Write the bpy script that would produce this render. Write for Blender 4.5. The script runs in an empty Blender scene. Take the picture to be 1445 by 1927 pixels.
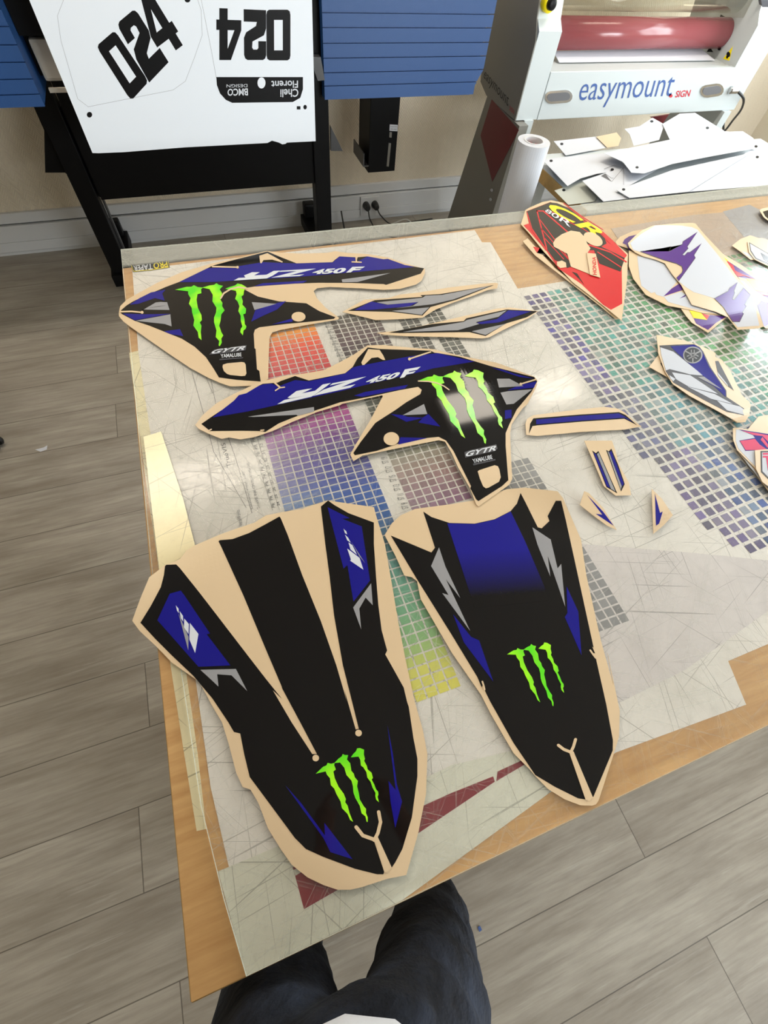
import bpy, bmesh, math, random
from mathutils import Vector, Matrix
from mathutils.noise import noise as mnoise
random.seed(7)
SC = bpy.context.scene
COL = SC.collection

# ------------------------------------------------------------ camera
FPX, CX, CY = 825.71, 722.5, 963.5
R = Matrix(((0.94188975, -0.32780811, 0.07338627),
            (-0.24757763, -0.82506832, -0.5079051),
            (0.22704409, 0.46022181, -0.85828135)))     # world -> camera axes (x right, y down, z forward)
EYE = Vector((0, 0, 1.55))
cam = bpy.data.cameras.new('camera')
camo = bpy.data.objects.new('camera', cam)
COL.objects.link(camo)
cam.sensor_fit = 'VERTICAL'; cam.sensor_height = 24.0
cam.lens = FPX / 1927 * 24.0
cam.clip_start = 0.01
rx, ry, rz = R[0], -R[1], -R[2]
camo.matrix_world = Matrix(((rx[0], ry[0], rz[0], EYE[0]), (rx[1], ry[1], rz[1], EYE[1]), (rx[2], ry[2], rz[2], EYE[2]), (0, 0, 0, 1)))
SC.camera = camo
RT = R.transposed()

# ------------------------------------------------------------ world, lights, exposure
SC.view_settings.view_transform = 'Standard'
SC.view_settings.look = 'None'
SC.view_settings.exposure = -0.14
SC.view_settings.gamma = 1.0
SC.view_settings.use_curve_mapping = False
W = bpy.data.worlds.new('world'); SC.world = W
W.use_nodes = True
W.node_tree.nodes['Background'].inputs[0].default_value = (0.80, 0.90, 1.0, 1)
W.node_tree.nodes['Background'].inputs[1].default_value = 2.5
def area(name, loc, target, sx, sy, power, colr):
    l = bpy.data.lights.new(name, 'AREA'); l.shape = 'RECTANGLE'; l.size = sx; l.size_y = sy
    l.energy = power; l.color = colr
    o = bpy.data.objects.new(name, l); COL.objects.link(o); o.location = loc
    o.rotation_euler = (Vector(target) - Vector(loc)).to_track_quat('-Z', 'Y').to_euler()
    return o
area('window_daylight_right', (4.35, 1.1, 1.65), (0, 1.0, 0.7), 2.6, 1.5, 155, (0.84, 0.92, 1.0))
area('window_daylight_front', (2.6, -3.9, 1.65), (1.2, -0.2, 0.3), 2.4, 1.5, 265, (0.88, 0.94, 1.0))

# ------------------------------------------------------------ pixel -> place
def ray(x, y):
    return RT @ Vector((x - CX, y - CY, FPX))
def onZ(x, y, z):
    d = ray(x, y); return EYE + d * ((z - EYE.z) / d.z)
def onY(x, y, Y):
    d = ray(x, y); return EYE + d * (Y / d.y)
def onX(x, y, X):
    d = ray(x, y); return EYE + d * (X / d.x)
CROPS = dict(P=(0, 0, 1), A=(220, 430, .3045), B=(600, 430, .3045), C=(360, 620, .23529), D=(640, 660, .27682), E=(960, 360, .33564),
             F=(960, 700, .33564), G=(230, 920, .20761), H=(500, 920, .20761), I=(400, 1300, .29758), J=(710, 900, .3391),
             K=(850, 1180, .24221), L=(300, 1500, .45675), M=(900, 1300, .37716), N=(1200, 380, .16955), O=(1200, 600, .17638),
             Q=(880, 0, .391), R=(1000, 200, .30796), S=(0, 0, .33218), U=(480, 0, .33218), V=(700, 1200, .51557), W=(220, 460, .33203))
def pts(s):
    """'A 1,2 3,4 B 5,6' -> list of photo pixels"""
    out = []; c = CROPS['P']
    for t in s.split():
        if t in CROPS: c = CROPS[t]
        else:
            a, b = t.split(','); out.append((c[0] + float(a) * c[2], c[1] + float(b) * c[2]))
    return out

# ------------------------------------------------------------ materials
def principled(name, colr, rough=.5, metal=0., coat=0., spec=.5, bump=None, noise=None, coatr=.05):
    m = bpy.data.materials.new(name); m.use_nodes = True
    nt = m.node_tree; b = nt.nodes['Principled BSDF']
    b.inputs['Base Color'].default_value = (*colr, 1); b.inputs['Roughness'].default_value = rough
    b.inputs['Metallic'].default_value = metal; b.inputs['Coat Weight'].default_value = coat
    b.inputs['Coat Roughness'].default_value = coatr
    b.inputs['Specular IOR Level'].default_value = spec
    tc = nt.nodes.new('ShaderNodeTexCoord')
    if noise:
        sc, amt = noise
        n = nt.nodes.new('ShaderNodeTexNoise'); n.inputs['Scale'].default_value = sc; n.inputs['Detail'].default_value = 5
        nt.links.new(tc.outputs['Object'], n.inputs['Vector'])
        mx = nt.nodes.new('ShaderNodeMix'); mx.data_type = 'RGBA'
        mx.inputs['A'].default_value = (*[c * (1 - amt) for c in colr], 1)
        mx.inputs['B'].default_value = (*[min(1, c * (1 + amt)) for c in colr], 1)
        nt.links.new(n.outputs['Fac'], mx.inputs['Factor']); nt.links.new(mx.outputs['Result'], b.inputs['Base Color'])
    if bump:
        sc, st = bump
        n = nt.nodes.new('ShaderNodeTexNoise'); n.inputs['Scale'].default_value = sc; n.inputs['Detail'].default_value = 3
        nt.links.new(tc.outputs['Object'], n.inputs['Vector'])
        bp = nt.nodes.new('ShaderNodeBump'); bp.inputs['Strength'].default_value = st; bp.inputs['Distance'].default_value = .002
        nt.links.new(n.outputs['Fac'], bp.inputs['Height']); nt.links.new(bp.outputs['Normal'], b.inputs['Normal'])
    return m
def srgb(r, g, b):
    f = lambda v: (v / 255 / 12.92) if v <= 10 else ((v / 255 + .055) / 1.055) ** 2.4
    return (f(r), f(g), f(b))
M = {}
M['backing'] = principled('backing_paper', srgb(216, 190, 154), .38, noise=(6, .03), bump=(40, .12))
M['black'] = principled('print_black', srgb(18, 16, 16), .055, spec=.22, bump=(16, .018))
M['blue'] = principled('print_blue', srgb(24, 22, 134), .07, spec=.22, bump=(16, .018))
M['grey'] = principled('print_grey', srgb(150, 150, 154), .18, spec=.25)
M['white'] = principled('print_white', srgb(214, 218, 226), .4, spec=.15)
M['vinylwhite'] = principled('white_vinyl_face', srgb(198, 202, 212), .5, spec=.12)
M['red'] = principled('print_red', srgb(206, 30, 38), .22, spec=.25)
M['yellow'] = principled('print_yellow', srgb(248, 226, 20), .22, spec=.25)
M['purple'] = principled('print_purple', srgb(82, 40, 134), .22, spec=.25)
M['pink'] = principled('print_pink', srgb(212, 62, 104), .22, spec=.25)
M['darkgrey'] = principled('print_dark_grey', srgb(74, 74, 80), .22, spec=.25)
M['media'] = principled('bright_white_vinyl', srgb(232, 238, 247), .45, spec=.3)
M['paper'] = principled('white_paper', srgb(202, 205, 213), .65, spec=.3)
M['paperdull'] = principled('grey_paper', srgb(180, 184, 176), .6)
M['ink'] = principled('black_ink', (.006, .006, .007), .4, spec=.15)
M['inkgrey'] = principled('grey_ink', (.12, .12, .13), .5)
M['blackmetal'] = principled('black_painted_metal', (.0035, .0035, .004), .45, spec=.12)
M['darkmetal'] = principled('dark_grey_metal', (.05, .05, .052), .4)
M['printerblue'] = principled('blue_plastic', srgb(30, 70, 124), .45, bump=(300, .1))
M['cream'] = principled('cream_plastic', srgb(200, 192, 178), .5)
M['lamwhite'] = principled('off_white_metal', srgb(194, 201, 203), .4, noise=(3, .02))
M['lamgrey'] = principled('grey_metal', srgb(128, 126, 120), .5, noise=(4, .05))  # also carries the painted shade on the laminator's left side
M['maroon'] = principled('maroon_panel', srgb(108, 26, 36), .4)
M['roller'] = principled('dusky_red_silicone', srgb(146, 76, 80), .18, spec=.5)
M['chrome'] = principled('chrome', (.6, .6, .6), .2, metal=1)
M['logoblue'] = principled('logo_blue', srgb(58, 88, 150), .4)
M['logored'] = principled('logo_red', srgb(190, 40, 60), .4)
M['skin'] = principled('skin', srgb(205, 150, 120), .5)
M['hair'] = principled('brown_hair', srgb(60, 42, 30), .6)
M['rubber'] = principled('black_rubber', (.01, .01, .01), .5)
M['cablewhite'] = principled('white_cable', srgb(200, 200, 196), .5)
M['glassedge'] = principled('acrylic_edge', srgb(216, 220, 206), .3)

def nodes(m):
    nt = m.node_tree; return nt, nt.nodes, nt.links
def newmat(name):
    m = bpy.data.materials.new(name); m.use_nodes = True; m.node_tree.nodes.remove(m.node_tree.nodes['Principled BSDF'])
    return m
def coords(nt, rot=0, scale=(1, 1, 1), loc=(0, 0, 0)):
    tc = nt.nodes.new('ShaderNodeNewGeometry'); mp = nt.nodes.new('ShaderNodeMapping')
    mp.vector_type = 'TEXTURE'       # turn first, then scale
    scale = tuple(1 / q for q in scale); loc = tuple(-q * k for q, k in zip(loc, scale))
    mp.inputs['Rotation'].default_value = (0, 0, rot)
    mp.inputs['Scale'].default_value = scale; mp.inputs['Location'].default_value = loc
    nt.links.new(tc.outputs['Position'], mp.inputs['Vector']); return mp.outputs['Vector']
def mathn(nt, op, a, b=None, clamp=False):
    n = nt.nodes.new('ShaderNodeMath'); n.operation = op; n.use_clamp = clamp
    for i, v in enumerate((a, b)):
        if v is None: continue
        if isinstance(v, (int, float)): n.inputs[i].default_value = v
        else: nt.links.new(v, n.inputs[i])
    return n.outputs[0]
def mixc(nt, f, a, b):
    n = nt.nodes.new('ShaderNodeMix'); n.data_type = 'RGBA'
    for k, v in (('Factor', f), ('A', a), ('B', b)):
        s = [q for q in n.inputs if q.name == k and q.enabled][0]
        if isinstance(v, tuple): s.default_value = (*v, 1)
        elif isinstance(v, (int, float)): s.default_value = v
        else: nt.links.new(v, s)
    return [q for q in n.outputs if q.enabled][0]
def noise(nt, vec, scale=1, detail=4, rough=.5):
    n = nt.nodes.new('ShaderNodeTexNoise'); n.inputs['Scale'].default_value = scale; n.inputs['Detail'].default_value = detail
    n.inputs['Roughness'].default_value = rough
    nt.links.new(vec, n.inputs['Vector']); return n.outputs['Fac']
def ramp(nt, v, lo, hi):
    n = nt.nodes.new('ShaderNodeMapRange'); n.inputs['From Min'].default_value = lo; n.inputs['From Max'].default_value = hi
    nt.links.new(v, n.inputs['Value']); return n.outputs['Result']

def mat_claw():
    m = principled('print_neon_green', (0, 0, 0), .2); nt, N, L = nodes(m)
    v = coords(nt, .2)
    f = ramp(nt, noise(nt, v, 22, 1), .35, .65)
    L.new(mixc(nt, f, srgb(84, 222, 22), srgb(166, 246, 26)), N['Principled BSDF'].inputs['Base Color'])
    return m
M['claw'] = mat_claw()
def mat_fade(p0, p1):
    """blue printed ink that fades to black along the sheet"""
    m = principled('print_blue_fading_to_black', (0, 0, 0), .09, spec=.22); nt, N, L = nodes(m)
    g = N.new('ShaderNodeNewGeometry'); d = (p1 - p0); ln = d.length_squared
    vm = N.new('ShaderNodeVectorMath'); vm.operation = 'SUBTRACT'; L.new(g.outputs['Position'], vm.inputs[0]); vm.inputs[1].default_value = p0
    dt = N.new('ShaderNodeVectorMath'); dt.operation = 'DOT_PRODUCT'; L.new(vm.outputs[0], dt.inputs[0]); dt.inputs[1].default_value = d / ln
    n = noise(nt, coords(nt), 900, 2)
    f = mathn(nt, 'ADD', dt.outputs['Value'], mathn(nt, 'MULTIPLY', mathn(nt, 'SUBTRACT', n, .5), .35), True)
    L.new(mixc(nt, f, srgb(28, 26, 138), srgb(18, 16, 16)), N['Principled BSDF'].inputs['Base Color'])
    return m

def mat_floor():
    m = principled('grey_oak_planks', (0, 0, 0), .32); nt, N, L = nodes(m)
    b = N['Principled BSDF']
    g = N.new('ShaderNodeNewGeometry'); sx = N.new('ShaderNodeSeparateXYZ'); L.new(g.outputs['Position'], sx.inputs[0])
    PW, PL = .2010, 1.27
    ry_ = mathn(nt, 'DIVIDE', mathn(nt, 'ADD', sx.outputs['Y'], .0894 + 40 * PW), PW)
    row = mathn(nt, 'FLOOR', ry_); fy = mathn(nt, 'FRACT', ry_)
    off = mathn(nt, 'FRACT', mathn(nt, 'MULTIPLY', row, .5))
    wob = mathn(nt, 'MULTIPLY', mathn(nt, 'SINE', mathn(nt, 'MULTIPLY', row, 2.4)), .05)
    rx_ = mathn(nt, 'ADD', mathn(nt, 'ADD', mathn(nt, 'DIVIDE', mathn(nt, 'ADD', sx.outputs['X'], -.75 + 20 * PL), PL), off), wob)
    colm = mathn(nt, 'FLOOR', rx_); fx = mathn(nt, 'FRACT', rx_)
    cv = N.new('ShaderNodeCombineXYZ'); L.new(row, cv.inputs[0]); L.new(colm, cv.inputs[1])
    wn = N.new('ShaderNodeTexWhiteNoise'); wn.noise_dimensions = '2D'; L.new(cv.outputs[0], wn.inputs['Vector'])
    # per-plank shifted grain
    sh = N.new('ShaderNodeVectorMath'); sh.operation = 'MULTIPLY_ADD'
    L.new(wn.outputs['Color'], sh.inputs[0]); sh.inputs[1].default_value = (9, 9, 9); L.new(g.outputs['Position'], sh.inputs[2])
    def mp(s):
        q = N.new('ShaderNodeMapping'); q.inputs['Scale'].default_value = s; L.new(sh.outputs[0], q.inputs['Vector']); return q.outputs[0]
    n1 = noise(nt, mp((1.6, 9, 1)), 1.6, 6, .6)
    n2 = noise(nt, mp((5, 90, 1)), 1, 5, .65)
    n3 = noise(nt, mp((1.2, 22, 1)), 2.2, 6, .7)
    c = mixc(nt, ramp(nt, n1, .3, .7), srgb(138, 129, 117), srgb(180, 173, 161))
    c = mixc(nt, mathn(nt, 'MULTIPLY', ramp(nt, n2, .42, .7), .40), c, srgb(108, 98, 88))
    c = mixc(nt, mathn(nt, 'MULTIPLY', ramp(nt, n3, .60, .72), .35), c, srgb(205, 200, 190))
    c = mixc(nt, mathn(nt, 'MULTIPLY', wn.outputs['Value'], .22), c, srgb(128, 118, 106))
    ex = mathn(nt, 'MINIMUM', fx, mathn(nt, 'SUBTRACT', 1, fx)); ey = mathn(nt, 'MINIMUM', fy, mathn(nt, 'SUBTRACT', 1, fy))
    gap = mathn(nt, 'MAXIMUM', mathn(nt, 'LESS_THAN', ex, .0011), mathn(nt, 'LESS_THAN', ey, .0065))
    c = mixc(nt, mathn(nt, 'MULTIPLY', gap, .75), c, srgb(70, 62, 55))
    L.new(c, b.inputs['Base Color'])
    bp = N.new('ShaderNodeBump'); bp.inputs['Strength'].default_value = .25; bp.inputs['Distance'].default_value = .001
    L.new(mathn(nt, 'SUBTRACT', n2, gap), bp.inputs['Height']); L.new(bp.outputs[0], b.inputs['Normal'])
    return m
M['floor'] = mat_floor()

def mat_wall():
    m = principled('textured_beige_wallpaper', srgb(214, 202, 182), .75); nt, N, L = nodes(m)
    b = N['Principled BSDF']
    g = N.new('ShaderNodeNewGeometry'); s = N.new('ShaderNodeSeparateXYZ'); L.new(g.outputs['Position'], s.inputs[0])
    # herringbone ribs: stripes whose slant flips every 4 cm column
    X = mathn(nt, 'DIVIDE', s.outputs['X'], .045)
    tri = mathn(nt, 'ABSOLUTE', mathn(nt, 'SUBTRACT', mathn(nt, 'FRACT', X), .5))
    v = mathn(nt, 'ADD', mathn(nt, 'MULTIPLY', s.outputs['Z'], 420), mathn(nt, 'MULTIPLY', tri, 26))
    h = mathn(nt, 'SINE', v)
    bp = N.new('ShaderNodeBump'); bp.inputs['Strength'].default_value = .7; bp.inputs['Distance'].default_value = .0009
    L.new(h, bp.inputs['Height']); L.new(bp.outputs[0], b.inputs['Normal'])
    return m
M['wall'] = mat_wall()
M['wallplain'] = principled('beige_paint', srgb(214, 204, 186), .8)
M['ceil'] = principled('white_ceiling_paint', srgb(225, 222, 215), .85)
M['trim'] = principled('white_trunking', srgb(205, 206, 208), .45)

def mat_wood():
    m = principled('beech_plywood', (0, 0, 0), .5); nt, N, L = nodes(m)
    n1 = noise(nt, coords(nt, 0, (2.5, 26, 4)), 3, 6, .6); n2 = noise(nt, coords(nt), 9, 4)
    c = mixc(nt, ramp(nt, n1, .3, .7), srgb(188, 142, 88), srgb(212, 170, 114))
    c = mixc(nt, mathn(nt, 'MULTIPLY', ramp(nt, n2, .45, .75), .3), c, srgb(178, 132, 82))
    L.new(c, N['Principled BSDF'].inputs['Base Color']); return m
M['wood'] = mat_wood()
M['woodedge'] = principled('plywood_edge', srgb(176, 142, 86), .6, noise=(60, .2))

def mat_sheet(name, base, dirt, amt, seed):
    m = principled(name, base, .5); nt, N, L = nodes(m)
    a = ramp(nt, noise(nt, coords(nt, .3, (5, 5, 5), (seed, seed, 0)), 1, 7, .65), .52, .78)
    b2 = ramp(nt, noise(nt, coords(nt, 1.3, (60, 60, 60), (seed, 0, 0)), 1, 5, .7), .55, .8)
    c = mixc(nt, mathn(nt, 'MULTIPLY', a, amt), base, dirt)
    c = mixc(nt, mathn(nt, 'MULTIPLY', b2, amt * .5), c, dirt)
    sc = None
    for i, rot in enumerate((.1, .35, 1.25, 1.55, 2.2, 2.8)):
        f = ramp(nt, noise(nt, coords(nt, rot, (3.5, 300, 1), (i * 5 + seed, i * 3.3, 0)), 1, 1, .5), .70, .74)
        sc = f if sc is None else mathn(nt, 'MAXIMUM', sc, f)
    c = mixc(nt, mathn(nt, 'MULTIPLY', sc, .55), c, tuple(v * .42 for v in dirt))
    L.new(c, N['Principled BSDF'].inputs['Base Color']); return m
M['sheet'] = mat_sheet('worn_white_vinyl', srgb(230, 226, 219), srgb(180, 174, 164), .5, 3)
M['sheetcream'] = mat_sheet('yellowed_vinyl', srgb(232, 222, 184), srgb(178, 164, 128), .5, 8)
M['sheetpale'] = mat_sheet('pale_green_white_vinyl', srgb(218, 218, 202), srgb(172, 168, 154), .5, 13)
M['sheetlilac'] = mat_sheet('lilac_white_vinyl', srgb(216, 210, 208), srgb(178, 171, 172), .5, 17)
M['tape'] = mat_sheet('glossy_cream_tape', srgb(240, 226, 176), srgb(190, 172, 120), .6, 21)
M['tape'].node_tree.nodes['Principled BSDF'].inputs['Roughness'].default_value = .28
M['tape'].node_tree.nodes['Principled BSDF'].inputs['Specular IOR Level'].default_value = 1.0
M['film'] = mat_sheet('worn_hazed_film', srgb(178, 154, 136), srgb(150, 138, 136), .8, 25)  # mauve tone paints the film's reflected haze over the wood
M['filmblue'] = mat_sheet('blue_grey_stain', srgb(146, 146, 152), srgb(160, 146, 138), .9, 29)
M['crimson'] = principled('crimson_vinyl', srgb(128, 22, 40), .4)

def mat_print():
    m = principled('printed_colour_swatches', (0, 0, 0), .5); nt, N, L = nodes(m)
    a = N.new('ShaderNodeVertexColor'); a.layer_name = 'ink'
    w = ramp(nt, noise(nt, coords(nt, .5, (1, 1, 1)), 160, 4, .7), .5, .85)
    L.new(mixc(nt, mathn(nt, 'MULTIPLY', w, .12), a.outputs['Color'], (.62, .62, .6)), N['Principled BSDF'].inputs['Base Color'])
    return m
M['print'] = mat_print()

def facing_fresnel(nt, f0=.04):
    lw = nt.nodes.new('ShaderNodeLayerWeight'); lw.inputs['Blend'].default_value = .5
    return mathn(nt, 'ADD', mathn(nt, 'MULTIPLY', mathn(nt, 'POWER', lw.outputs['Facing'], 5), .9), f0, True)
def mat_acrylic():
    m = newmat('scratched_clear_acrylic'); nt, N, L = nodes(m); out = N['Material Output']
    tr = N.new('ShaderNodeBsdfTransparent'); gl = N.new('ShaderNodeBsdfGlossy'); gl.inputs['Roughness'].default_value = .11
    fr = facing_fresnel(nt, .012)
    masks = None; hgt = None
    for i, (rot, sc) in enumerate(((.25, 1), (1.15, 1.2), (1.9, .9), (2.6, 1.1), (.75, 1.4), (3.0, 1.3))):
        v = coords(nt, rot, (3.0 * sc, 420 * sc, 1), (i * 3.1, i * 7.7, 0))
        warp = N.new('ShaderNodeTexNoise'); warp.inputs['Scale'].default_value = 6
        L.new(coords(nt), warp.inputs['Vector'])
        ad = N.new('ShaderNodeVectorMath'); ad.operation = 'MULTIPLY_ADD'; L.new(warp.outputs['Color'], ad.inputs[0]); ad.inputs[1].default_value = (.0, 2.2, 0); L.new(v, ad.inputs[2])
        f = noise(nt, ad.outputs[0], 1, 1.5, .5)
        s = ramp(nt, f, .66, .71)
        masks = s if masks is None else mathn(nt, 'MAXIMUM', masks, s)
    # denser wear towards the middle of the board, patchy
    wear = ramp(nt, noise(nt, coords(nt, 0, (1, 1, 1), (2, 5, 0)), 2.2, 3), .35, .62)
    gy = N.new('ShaderNodeNewGeometry'); sy = N.new('ShaderNodeSeparateXYZ'); L.new(gy.outputs['Position'], sy.inputs[0])
    dust = mathn(nt, 'MULTIPLY', ramp(nt, sy.outputs['Y'], 1.317, 1.320), .34)   # uncleaned overhang at the back
    masks = mathn(nt, 'MULTIPLY', masks, mathn(nt, 'ADD', mathn(nt, 'MULTIPLY', wear, .6), .3), True)
    bp = N.new('ShaderNodeBump'); bp.inputs['Strength'].default_value = .2; bp.inputs['Distance'].default_value = .0005
    n4 = noise(nt, coords(nt), 70, 4, .6)
    L.new(mathn(nt, 'ADD', masks, mathn(nt, 'MULTIPLY', n4, .5)), bp.inputs['Height'])
    L.new(bp.outputs[0], gl.inputs['Normal'])
    m1 = N.new('ShaderNodeMixShader'); L.new(fr, m1.inputs[0]); L.new(tr.outputs[0], m1.inputs[1]); L.new(gl.outputs[0], m1.inputs[2])
    df = N.new('ShaderNodeBsdfDiffuse'); df.inputs['Color'].default_value = (.56, .56, .50, 1)
    m2 = N.new('ShaderNodeMixShader')
    L.new(mathn(nt, 'ADD', mathn(nt, 'MULTIPLY', masks, .26), mathn(nt, 'ADD', mathn(nt, 'ADD', dust, .012), mathn(nt, 'MULTIPLY', wear, .035)), True), m2.inputs[0])
    L.new(m1.outputs[0], m2.inputs[1]); L.new(df.outputs[0], m2.inputs[2]); L.new(m2.outputs[0], out.inputs['Surface'])
    return m
M['acrylic'] = mat_acrylic()
def mat_clear():
    m = newmat('clear_shield'); nt, N, L = nodes(m); out = N['Material Output']
    tr = N.new('ShaderNodeBsdfTransparent'); tr.inputs[0].default_value = (.93, .93, .9, 1); gl = N.new('ShaderNodeBsdfGlossy'); gl.inputs['Roughness'].default_value = .08
    fr = facing_fresnel(nt, .05)
    m1 = N.new('ShaderNodeMixShader'); L.new(fr, m1.inputs[0]); L.new(tr.outputs[0], m1.inputs[1]); L.new(gl.outputs[0], m1.inputs[2]); L.new(m1.outputs[0], out.inputs['Surface'])
    return m
M['clear'] = mat_clear()
def mat_jeans():
    m = principled('dark_navy_denim', srgb(17, 21, 31), .8, spec=.25); nt, N, L = nodes(m); b = N['Principled BSDF']
    n1 = noise(nt, coords(nt, .5, (7, 16, 9)), 1.3, 5, .6); n2 = noise(nt, coords(nt), 500, 2)
    L.new(mixc(nt, ramp(nt, n1, .4, .75), srgb(15, 18, 26), srgb(44, 51, 66)), b.inputs['Base Color'])
    bp = N.new('ShaderNodeBump'); bp.inputs['Strength'].default_value = .7; bp.inputs['Distance'].default_value = .02
    L.new(mathn(nt, 'ADD', n1, mathn(nt, 'MULTIPLY', n2, .02)), bp.inputs['Height']); L.new(bp.outputs[0], b.inputs['Normal']); return m
M['jeans'] = mat_jeans()
M['shirt'] = principled('white_cotton', srgb(225, 226, 232), .9, bump=(120, .3))
def mat_emit(name, c, s):
    m = newmat(name); nt, N, L = nodes(m); e = N.new('ShaderNodeEmission'); e.inputs[0].default_value = (*c, 1); e.inputs[1].default_value = s
    L.new(e.outputs[0], N['Material Output'].inputs['Surface']); return m
M['lampglow'] = mat_emit('lamp_diffuser', (1, .90, .76), 22)

# ------------------------------------------------------------ mesh helpers
def link(name, me, mat, parent=None):
    o = bpy.data.objects.new(name, me); COL.objects.link(o)
    if mat is not None:
        for k in (mat if isinstance(mat, (list, tuple)) else [mat]): me.materials.append(M[k] if isinstance(k, str) else k)
    if parent is not None:
        o.parent = parent; o.matrix_parent_inverse = Matrix.Translation(-Vector(parent.location))
    return o
def obj(name, bm, mat, parent=None, smooth=False):
    me = bpy.data.meshes.new(name)
    bm.to_mesh(me); bm.free()
    if smooth:
        for p in me.polygons: p.use_smooth = True
    return link(name, me, mat, parent)
def thing(name, label, cat, loc=(0, 0, 0), group=None):
    o = bpy.data.objects.new(name, None); COL.objects.link(o); o.empty_display_size = .05
    o.location = loc; return tag(o, label, cat, group)
def tag(o, label, cat, group=None):
    o['label'] = label; o['category'] = cat
    if group: o['group'] = group
    return o
def struct(o):
    o['kind'] = 'structure'; return o
def box(bm, x0, x1, y0, y1, z0, z1, bev=0):
    vs = [bm.verts.new((x, y, z)) for z in (z0, z1) for y in (y0, y1) for x in (x0, x1)]
    fs = [(0, 2, 3, 1), (4, 5, 7, 6), (0, 1, 5, 4), (2, 6, 7, 3), (0, 4, 6, 2), (1, 3, 7, 5)]
    f = [bm.faces.new([vs[i] for i in q]) for q in fs]
    if bev:
        es = set(e for q in f for e in q.edges)
        bmesh.ops.bevel(bm, geom=list(es), offset=bev, segments=2, affect='EDGES', profile=.6)
def boxobj(name, b, mat, parent=None, bev=0.0):
    bm = bmesh.new()
    for q in (b if isinstance(b[0], (tuple, list)) else [b]): box(bm, *q, bev)
    return obj(name, bm, mat, parent)
def prism(bm, P, vec):
    """flat outline P (3D points) swept by vec: closed solid"""
    P = [Vector(p) for p in P]; vec = Vector(vec)
    n = Vector((0, 0, 0))
    for i in range(len(P)):
        a, b = P[i], P[(i + 1) % len(P)]; n += a.cross(b)
    if n.dot(vec) > 0: P.reverse()
    a = [bm.verts.new(p) for p in P]; b = [bm.verts.new(p + vec) for p in P]
    fa = bm.faces.new(a); fb = bm.faces.new(list(reversed(b)))
    for i in range(len(P)):
        j = (i + 1) % len(P)
        bm.faces.new((a[j], a[i], b[i], b[j]))
    fa.normal_update(); fb.normal_update()
    bmesh.ops.triangulate(bm, faces=[fa, fb], ngon_method='EAR_CLIP')
def slabY(name, s, Y, depth, mat, parent=None):
    bm = bmesh.new()
    for q in (s if isinstance(s, list) else [s]):
        prism(bm, [onY(x, y, Y) for x, y in (pts(q) if isinstance(q, str) else q)], (0, depth, 0))
    return obj(name, bm, mat, parent)
def slabX(name, s, X, depth, mat, parent=None):
    bm = bmesh.new()
    for q in (s if isinstance(s, list) else [s]):
        prism(bm, [onX(x, y, X) for x, y in (pts(q) if isinstance(q, str) else q)], (depth, 0, 0))
    return obj(name, bm, mat, parent)
def smoothline(P, n=6):
    P = [Vector(p) for p in P]; out = []
    for i in range(len(P) - 1):
        p0 = P[max(i - 1, 0)]; p1 = P[i]; p2 = P[i + 1]; p3 = P[min(i + 2, len(P) - 1)]
        for k in range(n):
            t = k / n
            out.append(.5 * ((2 * p1) + (p2 - p0) * t + (2 * p0 - 5 * p1 + 4 * p2 - p3) * t * t + (3 * p1 - p0 - 3 * p2 + p3) * t ** 3))
    out.append(P[-1]); return out
def tube(bm, P, r, seg=10, smooth=True):
    P = smoothline(P) if smooth and len(P) > 2 else [Vector(p) for p in P]
    rings = []; up = Vector((0, 0, 1))
    for i, p in enumerate(P):
        d = (P[min(i + 1, len(P) - 1)] - P[max(i - 1, 0)]).normalized()
        u = d.cross(up if abs(d.z) < .95 else Vector((1, 0, 0))).normalized(); v = d.cross(u)
        rings.append([bm.verts.new(p + (u * math.cos(2 * math.pi * k / seg) + v * math.sin(2 * math.pi * k / seg)) * r) for k in range(seg)])
    for a, b in zip(rings, rings[1:]):
        for k in range(seg): bm.faces.new((a[k], a[(k + 1) % seg], b[(k + 1) % seg], b[k]))
    bm.faces.new(list(reversed(rings[0]))); bm.faces.new(rings[-1])
def lathe(bm, prof, loc, axis='Z', seg=32):
    rings = []
    for r, h in prof:
        ring = []
        for k in range(seg):
            a = 2 * math.pi * k / seg; c, s = r * math.cos(a), r * math.sin(a)
            p = {'Z': (c, s, h), 'X': (h, c, s), 'Y': (c, h, s)}[axis]
            ring.append(bm.verts.new(Vector(p) + Vector(loc)))
        rings.append(ring)
    for a, b in zip(rings, rings[1:]):
        for k in range(seg): bm.faces.new((a[k], a[(k + 1) % seg], b[(k + 1) % seg], b[k]))
    for q in (rings[0], rings[-1]): bm.faces.new(q)
    bmesh.ops.recalc_face_normals(bm, faces=bm.faces)

# homography in photo pixels (for repeating a traced emblem in another print)
def solve(Amat, b):
    n = len(b); A_ = [r[:] + [v] for r, v in zip(Amat, b)]
    for i in range(n):
        p = max(range(i, n), key=lambda k: abs(A_[k][i])); A_[i], A_[p] = A_[p], A_[i]
        for k in range(n):
            if k != i:
                f = A_[k][i] / A_[i][i]
                for j in range(i, n + 1): A_[k][j] -= f * A_[i][j]
    return [A_[i][n] / A_[i][i] for i in range(n)]
def homog(src, dst):
    A_, b = [], []
    for (x, y), (u, v) in zip(src, dst):
        A_.append([x, y, 1, 0, 0, 0, -u * x, -u * y]); b.append(u)
        A_.append([0, 0, 0, x, y, 1, -v * x, -v * y]); b.append(v)
    h = solve(A_, b)
    def f(p):
        x, y = p; w = h[6] * x + h[7] * y + 1
        return ((h[0] * x + h[1] * y + h[2]) / w, (h[3] * x + h[4] * y + h[5]) / w)
    return f
_tc = {}
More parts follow.
